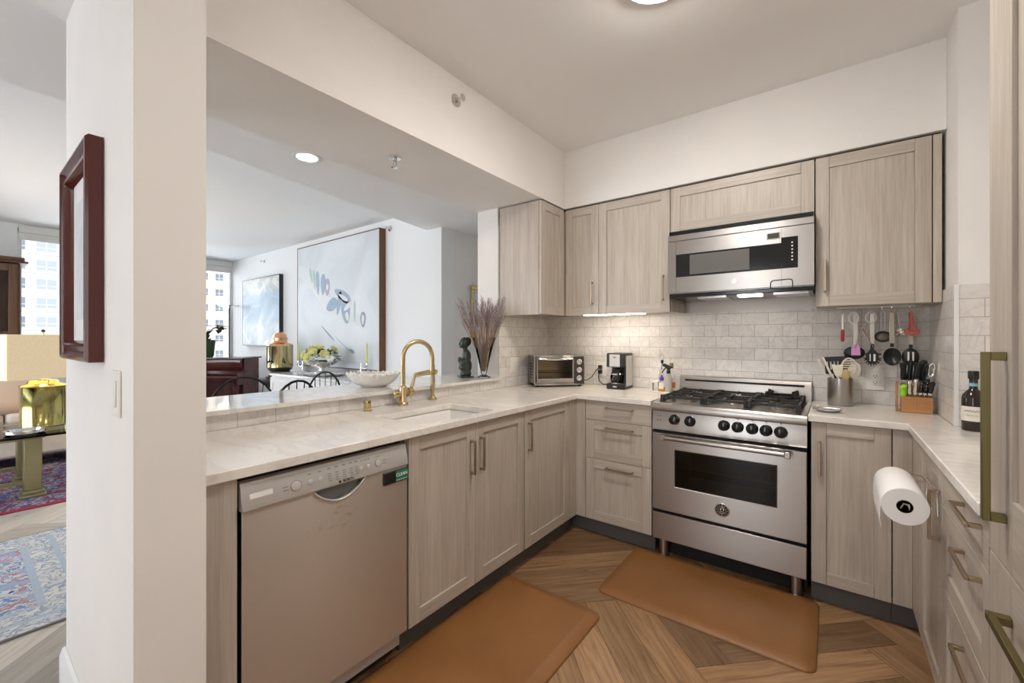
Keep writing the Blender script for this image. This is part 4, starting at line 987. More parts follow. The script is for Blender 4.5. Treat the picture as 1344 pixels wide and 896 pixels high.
MB().lathe([(.048, .0405), (.048, .044), (0, .044)], (.062, .054, 0), 24).build('hot_plate', 'chrome', t)
t = thing('coffee_carafe', 'glass carafe with a black handle in the coffee maker', 'carafe', (-1.266, 2.963, KT + .0445), 4)
MB().lathe([(0, 0), (.040, 0), (.046, .012), (.049, .040), (.044, .068), (.032, .085), (.030, .094), (.028, .094), (.030, .084), (.042, .066), (.046, .040), (.043, .014), (0, .004)], seg=30).build('jug', 'carafe', t)
MB().lathe([(.0455, .058), (.048, .062), (.045, .070), (.0425, .068)], seg=30).build('band', 'chrome', t)
MB().lathe([(0, .0945), (.030, .0945), (.031, .102), (.02, .107), (0, .107)], seg=24).build('lid', 'black', t)
MB().tube([(.020, -.034, .090), (.030, -.056, .088), (.033, -.062, .060), (.029, -.056, .022), (.022, -.043, .018)], .0075, 8, flat=1.5).build('handle', 'black', t)

def outlet(name, label, loc, rz, kind):
    t = thing(name, label, 'outlet' if kind == 'outlet' else 'switch', loc, rz)
    w_, h_ = {'wide': (.100, .124), 'outlet': (.078, .118), 'narrow': (.074, .118)}[kind if kind != 'outlet' else 'outlet']
    MB().box((-w_ / 2, -.006, -h_ / 2), (w_ / 2, -.0006, h_ / 2)).build('plate', 'plate', t, .002)
    if kind == 'outlet':
        i_ = MB().box((-.018, -.009, -.035), (.018, -.0062, .035)).build('insert', 'plate', t, .001)
        for z in (-.018, .018):
            MB().lathe_dir([(.0028, 0), (.0028, .0006), (0, .0006)], (0, -.009, z - .007), (0, -1, 0), 10).build('ground_hole', 'ink', i_)
            for x in (-.006, .006): MB().box((x - .001, -.0096, z - .001), (x + .001, -.0088, z + .008)).build('slot', 'ink', i_)
    else:
        for x in ((0,) if kind == 'narrow' else (-.023, .023)): MB().box((x - .0165, -.010, -.033), (x + .0165, -.0062, .033)).build('rocker', 'white', t, .0015)
    return t
outlet('wall_outlet', 'white socket plate on the tiles between the utensil crock and knife block', (.193, 3.13, 1.060), 0, 'outlet')
outlet('wall_outlet', 'white socket plate on the tiles beside the coffee maker', (-1.468, 3.13, 1.045), 0, 'outlet')
outlet('light_switch', 'white switch plate on the tiles beside the toaster oven', (-1.974, 2.632, 1.082), 90, 'wide')
outlet('light_switch', 'white rocker switch on the white wall below the framed picture', (-1.450, .256, 1.150), 0, 'narrow')
def attach(o, root):
    o.parent = root; o.matrix_parent_inverse = (Matrix.Translation(root.location) @ root.rotation_euler.to_matrix().to_4x4()).inverted(); return o
for root, z, pts in (('toaster_oven', 1.065, [(-1.470, 3.091, 1.062), (-1.494, 3.08, 1.035), (-1.52, 3.06, .985), (-1.56, 3.05, .958), (-1.60, 3.055, .96), (-1.640, 3.068, .99), (-1.668, 3.068, 1.02)]),
                     ('coffee_maker', 1.025, [(-1.469, 3.091, 1.022), (-1.468, 3.075, .99), (-1.452, 3.055, .958), (-1.41, 3.03, .938), (-1.36, 3.025, .936), (-1.3335, 3.03, .95)])):
    root = bpy.data.objects[root]
    c = attach(MB().tube(pts, .0035, 8).build('cord', 'black'), root)
    p = MB().box((-1.482, 3.091, z - .014), (-1.454, 3.1195, z + .014)).build('plug', 'black', c, .004)
# soap bottles beside the oven
t = thing('plate', 'small white tray under the cleaning bottles beside the oven', 'tray', (-.935, 2.985, KT), 0)
MB().box((-.06, -.075, 0), (.066, .075, .007)).build('tray', 'white', t, .003)
TZ = KT + .0078
t = thing('soap_box', 'low white box on the tray beside the purple-capped bottle', 'box', (-.975, 2.945, TZ), 0)
MB().box((-.019, -.019, 0), (.019, .024, .056)).build('body', 'clear', t, .003); MB().box((-.021, -.021, .0565), (.021, .026, .066)).build('lid', 'white', t, .003)
t = thing('soap_bottle', 'short bottle of amber soap with a purple cap', 'bottle', (-.930, 2.932, TZ))
MB().box((-.021, -.013, 0), (.021, .013, .030)).build('liquid', 'amber', t, .003)
MB().box((-.022, -.014, .0305), (.022, .014, .064)).box((-.012, -.010, .064), (.012, .010, .074)).build('body', 'clear', t, .004)
MB().box((-.015, -.0155, .018), (.015, -.0143, .060)).build('label_sticker', 'label', t)
MB().lathe([(.014, .0745), (.014, .095), (.010, .098), (.006, .1), (.006, .112), (0, .113)], seg=18).build('cap', 'purple', t)
t = thing('spray_bottle', 'clear spray bottle with a black trigger head', 'spray bottle', (-.886, 2.935, TZ))
MB().lathe([(0, 0), (.022, 0), (.023, .006), (.022, .095), (.012, .118), (.011, .122), (0, .122)], seg=22).build('body', plain('hazy_plastic', (.82, .80, .76), .25, trans=.5, ior=1.2), t)
hd = MB().lathe([(.013, .1225), (.013, .142), (.010, .146), (0, .146)], seg=16).build('collar', 'black', t)
MB().prism([(-.040, .182), (-.036, .172), (-.012, .160), (-.008, .1465), (.010, .1465), (.014, .158), (.032, .160), (.026, .170), (0, .180), (-.03, .192)], -.010, .010, 'xzy').build('spray_head', 'black', t, .003)
MB().tube([(-.016, 0, .164), (-.030, 0, .148), (-.044, 0, .124)], [.005, .0045, .003], 8).build('trigger', 'black', t)
t = thing('bottle_brush', 'bottle with a black-tipped silver brush handle standing behind the spray bottle', 'brush', (-.960, 3.025, TZ))
MB().lathe([(0, 0), (.019, 0), (.020, .005), (.020, .105), (.010, .13), (.009, .14), (0, .14)], seg=18).build('holder', 'clear', t)
MB().tube([(0, 0, .1405), (.002, 0, .175), (.004, 0, .185)], .004, 8).build('shaft', 'silver', t)
MB().lathe([(.006, .185), (.010, .19), (.010, .205), (.006, .21)], (.003, 0, 0), 14).build('grip', 'black', t)
MB().tube([(-.004, 0, .2105), (-.007, 0, .24), (.003, 0, .255), (.012, 0, .24), (.009, 0, .2105)], .0035, 8).build('loop', 'silver', t)
t = thing('soap_bottle', 'tall clear bottle with an orange label and olive cap against the tiles', 'bottle', (-.893, 3.025, TZ))
MB().lathe([(0, 0), (.024, 0), (.025, .006), (.025, .10), (.013, .145), (.012, .16), (0, .16)], seg=22).build('body', 'clear', t)
MB().lathe([(.0256, .02), (.0256, .055)], seg=22).build('label_sticker', 'orange', t)
MB().lathe([(.014, .1605), (.014, .19), (0, .192)], seg=16).build('cap', plain('olive_cap', (.30, .23, .05), .4), t)

# ------------------------------------------------------------------ utensil crock
KX, KY = .036, 2.975
t = thing('utensil_crock', 'brushed steel utensil crock on the counter past the oven', 'crock', (KX, KY, KT))
MB().lathe([(0, 0), (.056, 0), (.058, .003), (.058, .150), (.0555, .150), (.0555, .004), (0, .004)], seg=36).build('cup', 'steelV', t)
def utensil(name, label, base, tip_dir, cat='utensil', grp=None):
    d = Vector(tip_dir).normalized(); t = thing(name, label, cat, (KX + base[0], KY + base[1], KT + .006)); t.rotation_euler = d.to_track_quat('Z', 'Y').to_euler(); return t
# each utensil is built standing along local z, broad side facing -y
def standing(name, label, base, lean, yaw=0, cat='utensil'):
    t = thing(name, label, cat, (KX + base[0], KY + base[1], KT + .006)); t.rotation_euler = (R(lean[1]), R(lean[0]), R(yaw)); return t
t = standing('tongs', 'cream two-prong tongs leaning out of the steel crock', (.02, -.01), (-22, 0), cat='tongs')
MB().tube([(-.006, 0, .0), (-.008, 0, .12), (-.022, 0, .19), (-.020, 0, .27)], [.004] * 4, 6, flat=2).build('arm', 'cream', t)
MB().tube([(.006, 0, .0), (.008, 0, .12), (.004, 0, .19), (.006, 0, .275)], [.004] * 4, 6, flat=2).build('arm', 'cream', t)
t = standing('slotted_turner', 'black slotted turner standing tallest in the steel crock', (-.012, .015), (-4, 2), cat='turner')
MB().box((-.005, -.003, 0), (.005, .003, .165)).build('handle', 'black', t)
tn = slab([-.042, -.034, -.026, -.018, -.010, -.002, .006, .014, .022, .030, .042], [.165, .190, .235, .262], lambda x, y: not (.190 < y < .235 and int(round((x + .030) / .008)) % 2 == 0 and -.034 < x < .030), -.0015, .0015)
tn.xform(Matrix(((1, 0, 0, 0), (0, 0, -1, 0), (0, 1, 0, 0), (0, 0, 0, 1)))); tn.build('blade', 'black', t)
t = standing('spatula', 'cream spatula with a flat curled head in the steel crock', (-.004, -.030), (-2, 2), cat='spatula')
MB().tube([(0, 0, 0), (0, 0, .155)], .0055, 8).build('handle', 'cream', t)
MB().prism([(-.010, .155), (-.018, .175), (-.027, .215), (-.024, .222), (.0, .216), (.024, .224), (.022, .175), (.010, .155)], -.004, .004, 'xzy').build('head', 'cream', t, .002)
t = standing('cooking_spoon', 'black cooking spoon standing upright in the steel crock', (.012, .018), (2, 2), cat='spoon')
MB().tube([(0, 0, 0), (0, 0, .18)], .005, 8).build('handle', 'black', t); MB().ball((0, 0, .222), (.027, .009, .046), 18, 10).build('head', 'black', t)
t = standing('slotted_spoon', 'cream slotted spoon with curved bars in the steel crock', (.018, -.020), (5, 2), cat='spoon')
MB().tube([(0, 0, 0), (0, 0, .155)], .005, 8).build('handle', 'cream', t)
sp = MB().tube([(.031 * math.cos(R(a)), 0, .208 + .048 * math.sin(R(a))) for a in range(0, 360, 20)], .004, 6, True)
for k in range(6):
    z = .180 + k * .0125; hw = .031 * math.sqrt(max(0, 1 - ((z - .208) / .048) ** 2)); sp.tube([(-hw, 0, z - .004), (0, -.004, z), (hw, 0, z + .004)], .0032, 6)
sp.build('head', 'cream', t)
t = standing('cooking_spoon', 'pale cream spoon leaning to the rim of the steel crock', (.024, -.002), (11, 0), cat='spoon')
MB().tube([(0, 0, 0), (0, 0, .150)], .005, 8).build('handle', 'cream', t); MB().ball((0, 0, .190), (.028, .008, .046), 18, 10).build('head', 'label', t)
t = standing('wooden_spoon', 'small wooden spoon low in the steel crock', (.006, -.042), (6, 3), cat='spoon')
MB().tube([(0, 0, 0), (0, 0, .14)], .005, 8).build('handle', 'woodspoon', t); MB().ball((0, 0, .165), (.018, .007, .030), 16, 8).build('head', 'woodspoon', t)

# spoon rest
t = thing('spoon_rest', 'polished steel spoon rest on the counter beside the oven', 'spoon rest', (-.015, 2.665, KT), -8)
MB().lathe([(0, .002), (.03, 0), (.045, .004), (.058, .016), (.056, .018), (.043, .007), (0, .005)], seg=30).xform(Matrix.Diagonal((1, .75, 1, 1))).build('dish', 'chrome', t)
MB().tube([(-.06, -.014, .012), (-.02, -.018, .020), (.05, -.012, .022)], [.006, .007, .006], 8).build('rest_bar', 'silver', t)
MB().tube([(-.062, .0, .016), (-.045, -.004, .022), (-.030, -.002, .018)], .008, 8).build('clip', 'steel', t)

# ------------------------------------------------------------------ knife block and what stands in it
BX, BY = .276, 2.880
t = thing('knife_block', 'stepped wooden knife block full of black-handled knives', 'knife block', (BX, BY, KT), -4)
MB().box((0, 0, 0), (.116, .052, .078)).build('front_step', 'block', t, .0015); MB().box((0, .0525, 0), (.116, .115, .135)).build('rear_step', 'block', t, .0015)
MB().box((.0578, -.0006, .001), (.0584, .0, .077)).build('seam', 'ink', t)
t = thing('cutting_board', 'thin wooden board leaning upright beside the knife block', 'cutting board', (BX - .017, BY + .02, KT), -4)
MB().box((0, 0, 0), (.009, .085, .150)).build('board', 'block', t, .002)
def knife(label, x, y, z, L, w, lean=(0, 0), mat='black', bolster=True, name='kitchen_knife', rivets=False, th=.016):
    ca_ = R(-4); px = BX + x * math.cos(ca_) - y * math.sin(ca_); py = BY + x * math.sin(ca_) + y * math.cos(ca_)
    t = thing(name, label, 'knife', (px, py, KT + z + .0006), 0, None); t.rotation_euler = (R(lean[1]), R(lean[0]), R(-4))
    MB().box((-.001, -w * .4, 0.0), (.001, w * .4, .012)).build('blade', 'silver', t)
    if bolster: MB().box((-th * .42, -w * .45, .012), (th * .42, w * .45, .022)).build('bolster', 'silver', t, .001)
    th *= 1.28; w *= 1.12
    h = MB().tube([(0, 0, .0225), (0, -.001, .04), (0, .001, .022 + L * .6), (0, -.002, .022 + L * .93), (0, -.004, .022 + L)], [th * .48, th * .52, th * .46, th * .58, th * .40], 10, flat=w / th).build('handle', mat, t)
    if rivets:
        for k in range(3): MB().lathe_dir([(.002, 0), (.002, .0008), (0, .0008)], (0, -w * .5 - .001, .022 + L * (.25 + k * .25)), (0, -1, 0), 8).build('rivet', 'silver', h)
    return t
knife('bright lime green handle low in the knife block', .012, .024, .058, .052, .018, (-2, 12), 'lime', False, th=.024)
knife('grey-handled knife next to the lime green one', .032, .026, .078, .060, .013, (2, 5), 'silver')
knife('silver-handled knife in the middle of the front row', .052, .026, .078, .068, .014, (4, 6), 'silver')
knife('slim black knife right of the silver-handled one in the front row', .070, .026, .078, .062, .013, (6, 5), 'black', rivets=True)
knife('thin black steak knife leaning out of the front row', .086, .026, .078, .070, .012, (8, 5), 'black', rivets=True)
knife('short black knife at the outer end of the front row', .103, .026, .078, .055, .016, (10, 4), 'black')
knife('broad black handle at the inner end of the rear row', .014, .082, .135, .088, .020, (-2, 6), 'black', th=.022)
knife('tall black handle with a silver cap in the rear row', .034, .094, .135, .098, .018, (3, 5), 'black', th=.018)
knife('large black handle in the middle of the rear row', .058, .082, .135, .092, .022, (5, 6), 'black', th=.026)
knife('squared black handle standing tallest in the rear row', .080, .098, .135, .100, .020, (4, 3), 'black', th=.024)
t = thing('kitchen_shears', 'kitchen shears with grey steel grips at the outer end of the knife block', 'shears', (BX + .098, BY + .072, KT + .136), -4); t.rotation_euler = (R(4), R(9), R(-4))
MB().box((-.004, -.002, 0), (.004, .002, .03)).build('blades', 'silver', t)
for s, z in ((-1, .068), (1, .078)):
    MB().tube([(s * .010 + .010 * math.cos(R(a)) * (1 if s > 0 else .8), 0, z + .034 * math.sin(R(a))) for a in range(0, 360, 24)], .005, 8, True).build('grip', 'silver' if s > 0 else 'black', t)

# ------------------------------------------------------------------ hanging utensils
t = thing('utensil_rail', 'row of small hooks screwed under the oak wall cabinet', 'rail', (0, 3.02, UZ0))
HX = [.047, .104, .166, .216, .254, .325]
MB().box((.02, -.006, -.003), (.345, .006, .0035)).build('strip', 'plate', t)
for x in HX: MB().tube([(x, 0, -.003), (x, 0, -.010)] + arc((x, -.008, -.018), .008, 90, -120, 8, 'yz'), .0018, 6).build('hook', 'chrome', t)
HZ = UZ0 - .026
def hanging(name, label, x, cat='utensil', y=3.012, z=HZ, rz=0): return thing(name, label, cat, (x, y, z), rz)
def ring(r, z0=0, w=.0016): return MB().tube(arc((0, 0, z0 - r), r, 90, 450, 16)[:-1], w, 6, True)
t = hanging('can_opener', 'small red-handled tool hanging from the first hook past the microwave', HX[0])
ring(.006).build('ring', 'silver', t); MB().box((-.004, -.0015, -.095), (.004, .0015, -.0125)).build('shaft', 'silver', t); MB().tube([(0, 0, -.0955), (0, 0, -.11), (0, 0, -.155), (0, 0, -.163)], [.006, .008, .008, .005], 10, flat=1.2).build('handle', 'red', t)
t = hanging('pastry_brush', 'white-handled brush with a lilac silicone head', HX[1], y=2.995)
MB().box((-.010, -.003, -.180), (.010, .003, -.012)).build('handle', 'white', t, .002); MB().prism([(-.016, -.185), (-.019, -.195), (-.020, -.238), (.020, -.238), (.019, -.195), (.016, -.185), (.010, -.1805), (-.010, -.1805)], -.006, .006, 'xzy').build('head', 'lilac', t, .002)
ring(.006, .0).build('ring', 'white', t)
t = hanging('skimmer_ladle', 'wide black ladle hanging behind the lilac brush', HX[1] - .005, y=3.035)
MB().box((-.006, -.0015, -.185), (.006, .0015, -.006)).build('handle', 'silver', t); MB().ball((0, .004, -.225), (.047, .012, .036), 24, 12).build('bowl', 'black', t)
t = hanging('scissors', 'white-looped scissors hanging open beside the pasta server', HX[2] - .035, y=2.985)
for s in (-1, 1):
    MB().tube([(s * .012 + s * (.024 + .022 * math.cos(R(a))), 0, -.032 + .030 * math.sin(R(a))) for a in range(0, 360, 24)], .0038, 8, True).build('loop', 'white', t)
    MB().tube([(s * .012, 0, -.062), (-s * .004, 0, -.10), (-s * .040 + .01, 0, -.20)], [.004, .0055, .0012], 4, flat=.4).build('blade', 'silver', t)
t = hanging('pasta_server', 'black toothed pasta server on a silver handle', HX[2] + .008)
MB().box((-.010, -.0025, -.175), (.010, .0025, -.008)).build('handle', 'silver', t, .002)
hd = MB().prism([(-.009, -.1755), (-.012, -.205), (-.034, -.225), (-.038, -.255), (-.02, -.283), (.02, -.283), (.038, -.255), (.034, -.225), (.012, -.205), (.009, -.1755)], -.005, .005, 'xzy')
for a in range(200, 350, 20): hd.cyl((.030 * math.cos(R(a)), 0, -.248 + .030 * math.sin(R(a))), (.050 * math.cos(R(a)), -.012, -.248 + .046 * math.sin(R(a))), .0045, .003, 8)
for s in (-1, 1):
    for z in (-.232, -.256): hd.cyl((s * .032, 0, z), (s * .051, -.012, z + .004), .0045, .003, 8)
hd.xform(Matrix.Diagonal((.72, 1, 1, 1))).build('head', 'black', t)
for s in (-1, 1): MB().box((s * .008 - .003, -.0058, -.268), (s * .010 + .003, -.0052, -.230)).build('slot', 'white', t)
t = hanging('tea_strainer', 'round wire strainer hanging on a thin loop between black servers', HX[3] + .002, y=3.02)
MB().tube([(-.008, 0, -.002), (-.008, 0, -.105)], .0012, 6).tube([(.008, 0, -.002), (.008, 0, -.105)], .0012, 6).build('handle', 'chrome', t)
MB().tube([(.032 * math.cos(R(a)), 0, -.135 + .028 * math.sin(R(a))) for a in range(0, 360, 20)], .0028, 6, True).build('rim', 'wire', t)
MB().ball((0, .010, -.135), (.030, .012, .026), 18, 10).build('mesh', plain('mesh_grey', (.20, .18, .16), .5, .6), t)
t = hanging('ladle', 'big round black serving spoon with a plain silver handle', HX[4])
MB().box((-.011, -.0025, -.172), (.011, .0025, -.008)).build('handle', 'silver', t, .002); MB().box((-.007, -.004, -.190), (.007, .004, -.1725)).build('neck', 'black', t)
MB().lathe([(.0, .0), (.028, .004), (.044, .013), (.050, .022), (.047, .022), (.04, .015), (0, .006)], seg=28).xform(Matrix.Translation((0, .012, -.242)) @ Matrix.Rotation(R(90), 4, 'X') @ Matrix.Diagonal((.74, .94, 1, 1))).build('bowl', 'black', t)
t = hanging('measuring_cup', 'tiny silver strainer cup hanging over the serving spoon handle', HX[4] + .024, y=2.99)
MB().tube([(-.004, 0, -.006), (.002, 0, -.07), (.004, 0, -.095)], .0022, 6).build('handle', 'silver', t); MB().lathe([(0, -.012), (.012, -.010), (.020, 0), (.021, .004), (.018, 0), (0, -.008)], (.006, 0, -.115), 18, Matrix.Rotation(R(70), 3, 'X')).build('cup', 'silver', t)
t = hanging('measuring_spoons', 'coral red measuring spoons hanging on one ring', HX[5], y=2.985)
for k, (dx, l) in enumerate(((-.010, .095), (.002, .102), (.013, .098))):
    MB().tube([(0, -.003 * k, -.004), (dx * .6, -.003 * k, -l * .6), (dx, -.003 * k, -l)], .0032, 6, flat=1.5).build('handle', 'redbrush', t)
    MB().ball((dx * 1.5, -.004 * k, -l - .014), (.014, .007, .015), 14, 8).build('bowl', 'redbrush', t)
t = hanging('slotted_spoon', 'black slotted spoon on a silver handle nearest the pier tiles', HX[5] + .002, y=3.015)
MB().box((-.010, -.0025, -.178), (.010, .0025, -.008)).build('handle', 'silver', t, .002); MB().box((-.007, -.004, -.196), (.007, .004, -.1785)).build('neck', 'black', t)
MB().ball((0, .004, -.242), (.0345, .010, .046), 24, 12).build('bowl', 'black', t)
for s in (-1, 1): MB().box((s * .009 - .0035, -.0085, -.262), (s * .009 + .0035, -.0050, -.215)).build('slot', 'plate', t)

# ------------------------------------------------------------------ paper towel, dark bottle
PX, PZ = .182, .763
t = thing('paper_towel_roll', 'white paper towel roll on the wire holder of the cabinet door', 'paper towel', (PX, 1.80, PZ))
pr = [(.0205, .0), (.0565, 0), (.058, .002), (.058, .276), (.0565, .278), (.0205, .278), (.0205, 0)]
q = Matrix.Rotation(R(-90), 3, 'X')
m_ = MB(); n = 40
m_.lathe(pr[:-1], (0, 0, 0), n, q); m_.f = [f for f in m_.f if len(f) < 10]; m_.m = m_.m[:len(m_.f)]
for k in range(n): k2 = (k + 1) % n; m_.f.append([k * 6 + 5, k2 * 6 + 5, k2 * 6, k * 6]); m_.m.append(0)
m_.build('roll', 'paper', t)
MB().lathe([(.0200, .001), (.0200, .277), (.0185, .277), (.0185, .001)], (0, 0, 0), 28, q).build('core', plain('cardboard', (.12, .075, .045), .9), t)
tl = MB(); pts = [(-.058, 0), (-.0595, -.02), (-.060, -.05), (-.057, -.078)]
for i in range(3): tl.add([(pts[i][0], .0, pts[i][1]), (pts[i + 1][0], .0, pts[i + 1][1]), (pts[i + 1][0], .276, pts[i + 1][1]), (pts[i][0], .276, pts[i][1]), (pts[i][0] + .001, .0, pts[i][1]), (pts[i + 1][0] + .001, .0, pts[i + 1][1]), (pts[i + 1][0] + .001, .276, pts[i + 1][1]), (pts[i][0] + .001, .276, pts[i][1])], [(0, 1, 2, 3), (7, 6, 5, 4), (0, 4, 5, 1), (3, 2, 6, 7)])
tl.build('loose_sheet', 'paper', t, loc=(0, 0, 0))
t = thing('towel_holder', 'chrome wire paper towel holder hooked on the cabinet door', 'towel holder', (XR - .0025, 2.10, PZ))
dx = PX - XR + .0025
MB().tube([(dx - .010, -.306, -.004), (dx - .004, -.312, .012), (dx + .008, -.308, .010), (dx + .010, -.300, -.006), (dx + .004, -.28, -.012), (dx, -.2, -.010), (dx, -.02, -.010), (dx, .012, -.008), (dx + .02, .018, .0), (-.02, .018, .01), (-.004, .015, .01), (-.004, .0, .01)], .0028, 8).build('arm', 'chrome', t)
MB().tube([(-.004, .015, .03), (-.004, -.17, .03), (-.004, -.17, -.05), (-.004, .015, -.05)], .0025, 8, True).build('bracket', 'chrome', t)
MB().tube([(-.004, .015, .012), (-.02, .016, .03), (dx + .02, .016, .035)], .0025, 8).build('brace', 'chrome', t)
t = thing('liquor_bottle', 'dark brown bottle with a cream label on the counter before the tiled pier', 'bottle', (.4535, 2.475, KT))
MB().lathe([(0, 0), (.032, 0), (.0345, .004), (.0345, .128), (.032, .142), (.020, .158), (.0135, .166), (.0125, .172), (.0125, .206), (0, .206)], seg=32).build('body', 'bottle', t)
MB().lathe([(.0349, .040), (.0349, .098)], seg=32).build('label_sticker', 'label', t)
sc_ = MB().tube([(.0353 * math.cos(R(a)), .0353 * math.sin(R(a)), .080 + .0035 * math.sin(a * .42)) for a in range(215, 290, 3)], .0007, 5).build('script', 'ink', t)
MB().tube([(.0353 * math.cos(R(a)), .0353 * math.sin(R(a)), .062 + .001 * math.sin(a * 1.1)) for a in range(220, 285, 3)], .0005, 5).build('script', 'inkgrey', t)
MB().lathe([(.0132, .178), (.0132, .190)], seg=22).build('neck_band', 'bluecap', t)
MB().lathe([(.0155, .2065), (.0165, .212), (.0165, .236), (.014, .239), (0, .239)], seg=22).build('cap', 'black', t)

# ------------------------------------------------------------------ picture on the white wall
t = thing('framed_picture', 'dark red wooden framed print hanging on the white wall end', 'picture', (-2.06, .2545, 1.224), 0)
FW, FH, FD = .45, .622, .038
pf = [(0, 0), (0, -.030), (.006, -.037), (.013, -.038), (.018, -.030), (.028, -.024), (.040, -.027), (.046, -.034), (.052, -.032), (.056, -.020), (.060, -.012), (.060, 0)]
fm = MB(); cr = [(0, 0, 1, 1), (FW, 0, -1, 1), (FW, FH, -1, -1), (0, FH, 1, -1)]; n = len(pf)
vs = [(cx + sx * u, d_, cz + sz * u) for cx, cz, sx, sz in cr for u, d_ in pf]
fm.add(vs, [(k * n + i, ((k + 1) % 4) * n + i, ((k + 1) % 4) * n + (i + 1) % n, k * n + (i + 1) % n) for k in range(4) for i in range(n)])
fm.build('frame', plain('frame_red_mahogany', (.085, .016, .011), .18, noise=9), t, smooth=30)
MB().box((.058, -.010, .058), (FW - .058, -.002, FH - .058)).build('mat_board', 'trimw', t)
MB().box((.115, -.0115, .125), (FW - .115, -.0102, FH - .125)).build('print', 'print', t)

# ------------------------------------------------------------------ living room beyond the ledge: wall art
def canvas(name, label, x0, x1, z0, z1, mat, edge, d, strokes=None, frame=None):
    t = thing(name, label, 'painting', (x0, 3.0985, z0), 0); w_, h_ = x1 - x0, z1 - z0
    MB().box((0.012, -d + .002, .012), (w_ - .012, -.001, h_ - .012)).build('canvas', mat, t)
    f = MB().box((0, -d, 0), (w_, 0, .010)).box((0, -d, h_ - .010), (w_, 0, h_)).box((0, -d, .0102), (.010, 0, h_ - .0102)).box((w_ - .010, -d, .0102), (w_, 0, h_ - .0102))
    f.build('frame', edge, t)
    return t, w_, h_, -d
t, w_, h_, yf = canvas('large_painting', 'huge pale abstract painting with a diagonal of blue strokes', -6.165, -4.215, .905, 2.585, 'palepaint', 'brownedge', .085)
# diagonal drift of brush shapes, laid on the canvas
def blob(pts, mat, lift, name='brush_stroke'):
    MB().prism([(x * w_, z * h_) for x, z in pts], yf + .0015 - lift, yf + .002, 'xzy').build(name, mat, t)
def leaf(cx, cz, L, W_, ang, mat, lift, hole=None):
    n = 14; pts = []
    for k in range(n):
        a = 2 * math.pi * k / n; u, v = L * math.cos(a), W_ * math.sin(a) * (1 + .25 * math.cos(a)); c, s = math.cos(R(ang)), math.sin(R(ang))
        pts.append((cx + (u * c - v * s), cz + (u * s + v * c) * w_ / h_))
    blob(pts, mat, lift)
blob([(.03, .86), (.17, .80), (.36, .60), (.62, .46), (.84, .38), (.83, .31), (.72, .33), (.56, .36), (.38, .46), (.20, .64), (.02, .76)], 'artwhite', .0006)
for (cx, cz, L, W_, an, m_, lf) in ((.20, .745, .060, .014, 110, 'artgreen', .0012), (.245, .71, .070, .016, 100, 'artgreen', .0012), (.29, .68, .085, .022, 96, 'artblue', .0012), (.36, .66, .075, .030, 88, 'artblue', .0012), (.415, .635, .060, .030, 90, 'artmauve', .0012), (.415, .635, .022, .014, 90, 'artwhite', .0018),
                                   (.47, .49, .070, .042, 20, 'artblue', .0012), (.60, .555, .105, .034, -25, 'artblue', .0012), (.61, .54, .06, .014, -25, 'artwhite', .0018), (.56, .50, .080, .026, 75, 'artblue', .0012), (.64, .435, .085, .050, 100, 'artblue', .0012), (.66, .47, .05, .018, 30, 'artwhite', .0018), (.655, .395, .030, .018, 110, 'artwhite', .0018), (.74, .43, .07, .010, 92, 'artgreen', .0012),
                                   (.83, .365, .050, .028, 90, 'artgrey', .0012), (.83, .365, .032, .014, 90, 'artwhite', .0018), (.42, .27, .10, .006, -32, 'artgrey', .0012), (.62, .175, .12, .004, -28, 'artgreen', .0012), (.71, .135, .030, .012, -20, 'artgrey', .0012)):
    leaf(cx, cz, L, W_, an, m_, lf)
t2, _, _, _ = canvas('seascape_painting', 'stormy blue and white seascape painting near the window corner', -8.14, -6.78, 1.17, 2.285, 'sea', 'black', .06)
t = thing('framed_picture', 'gold framed picture on the hallway wall behind the dried stems', 'picture', (-3.2695, 3.545, 1.30), 90)
MB().box((.0, -.030, 0), (.45, 0, .045)).box((0, -.030, .545), (.45, 0, .59)).box((0, -.030, .0455), (.045, 0, .5445)).box((.405, -.030, .0455), (.45, 0, .5445)).build('frame', 'brasspol', t, .006)
MB().box((.0455, -.012, .0455), (.4045, -.002, .5445)).build('print', 'palepaint', t)

# buffet and what stands on it
BZ = .85
t = thing('buffet', 'long white buffet with a marble top below the big pale painting', 'sideboard', (-5.72, 2.44, 0), 0)
MB().box((.02, .02, .06), (2.20, .60, BZ - .032)).build('body', 'trimw', t, .004)
MB().box((0, 0, BZ - .031), (2.22, .62, BZ)).build('marble_top', 'buffettop', t, .008)
for k in range(4):
    d = shaker(MB(), .03 + k * .545, .03 + (k + 1) * .545 - .012, .09, BZ - .05, .06, y=.0).build('door', ['trimw', 'trimw'], t, .001)
    pull(d, .06 + k * .545 + (.46 if k % 2 == 0 else 0), .62, .12, True, 'silver')
MB().box((.05, .06, .001), (2.17, .58, .059)).build('plinth', 'inkgrey', t)
fX, fY = -4.98, 2.73
t = thing('serving_tray', 'oval silver tray on the buffet under the flower bowl', 'tray', (fX + .08, fY - .02, BZ + .0005))
MB().lathe([(0, .002), (.30, 0), (.34, .014), (.345, .016), (.33, .006), (0, .006)], seg=40).xform(Matrix.Diagonal((1, .55, 1, 1))).build('tray', 'silver', t)
t = thing('flower_bowl', 'silver footed bowl of cream roses and green leaves on the buffet', 'flower bowl', (fX, fY, BZ + .017))
MB().lathe([(.075, 0), (.078, .010), (.030, .030), (.028, .055), (.09, .080), (.165, .115), (.19, .150), (.184, .150), (.155, .115), (.07, .085), (0, .08)], seg=36).build('bowl', 'silver', t)
rnd = random.Random(3); lf = MB(); fl = MB()
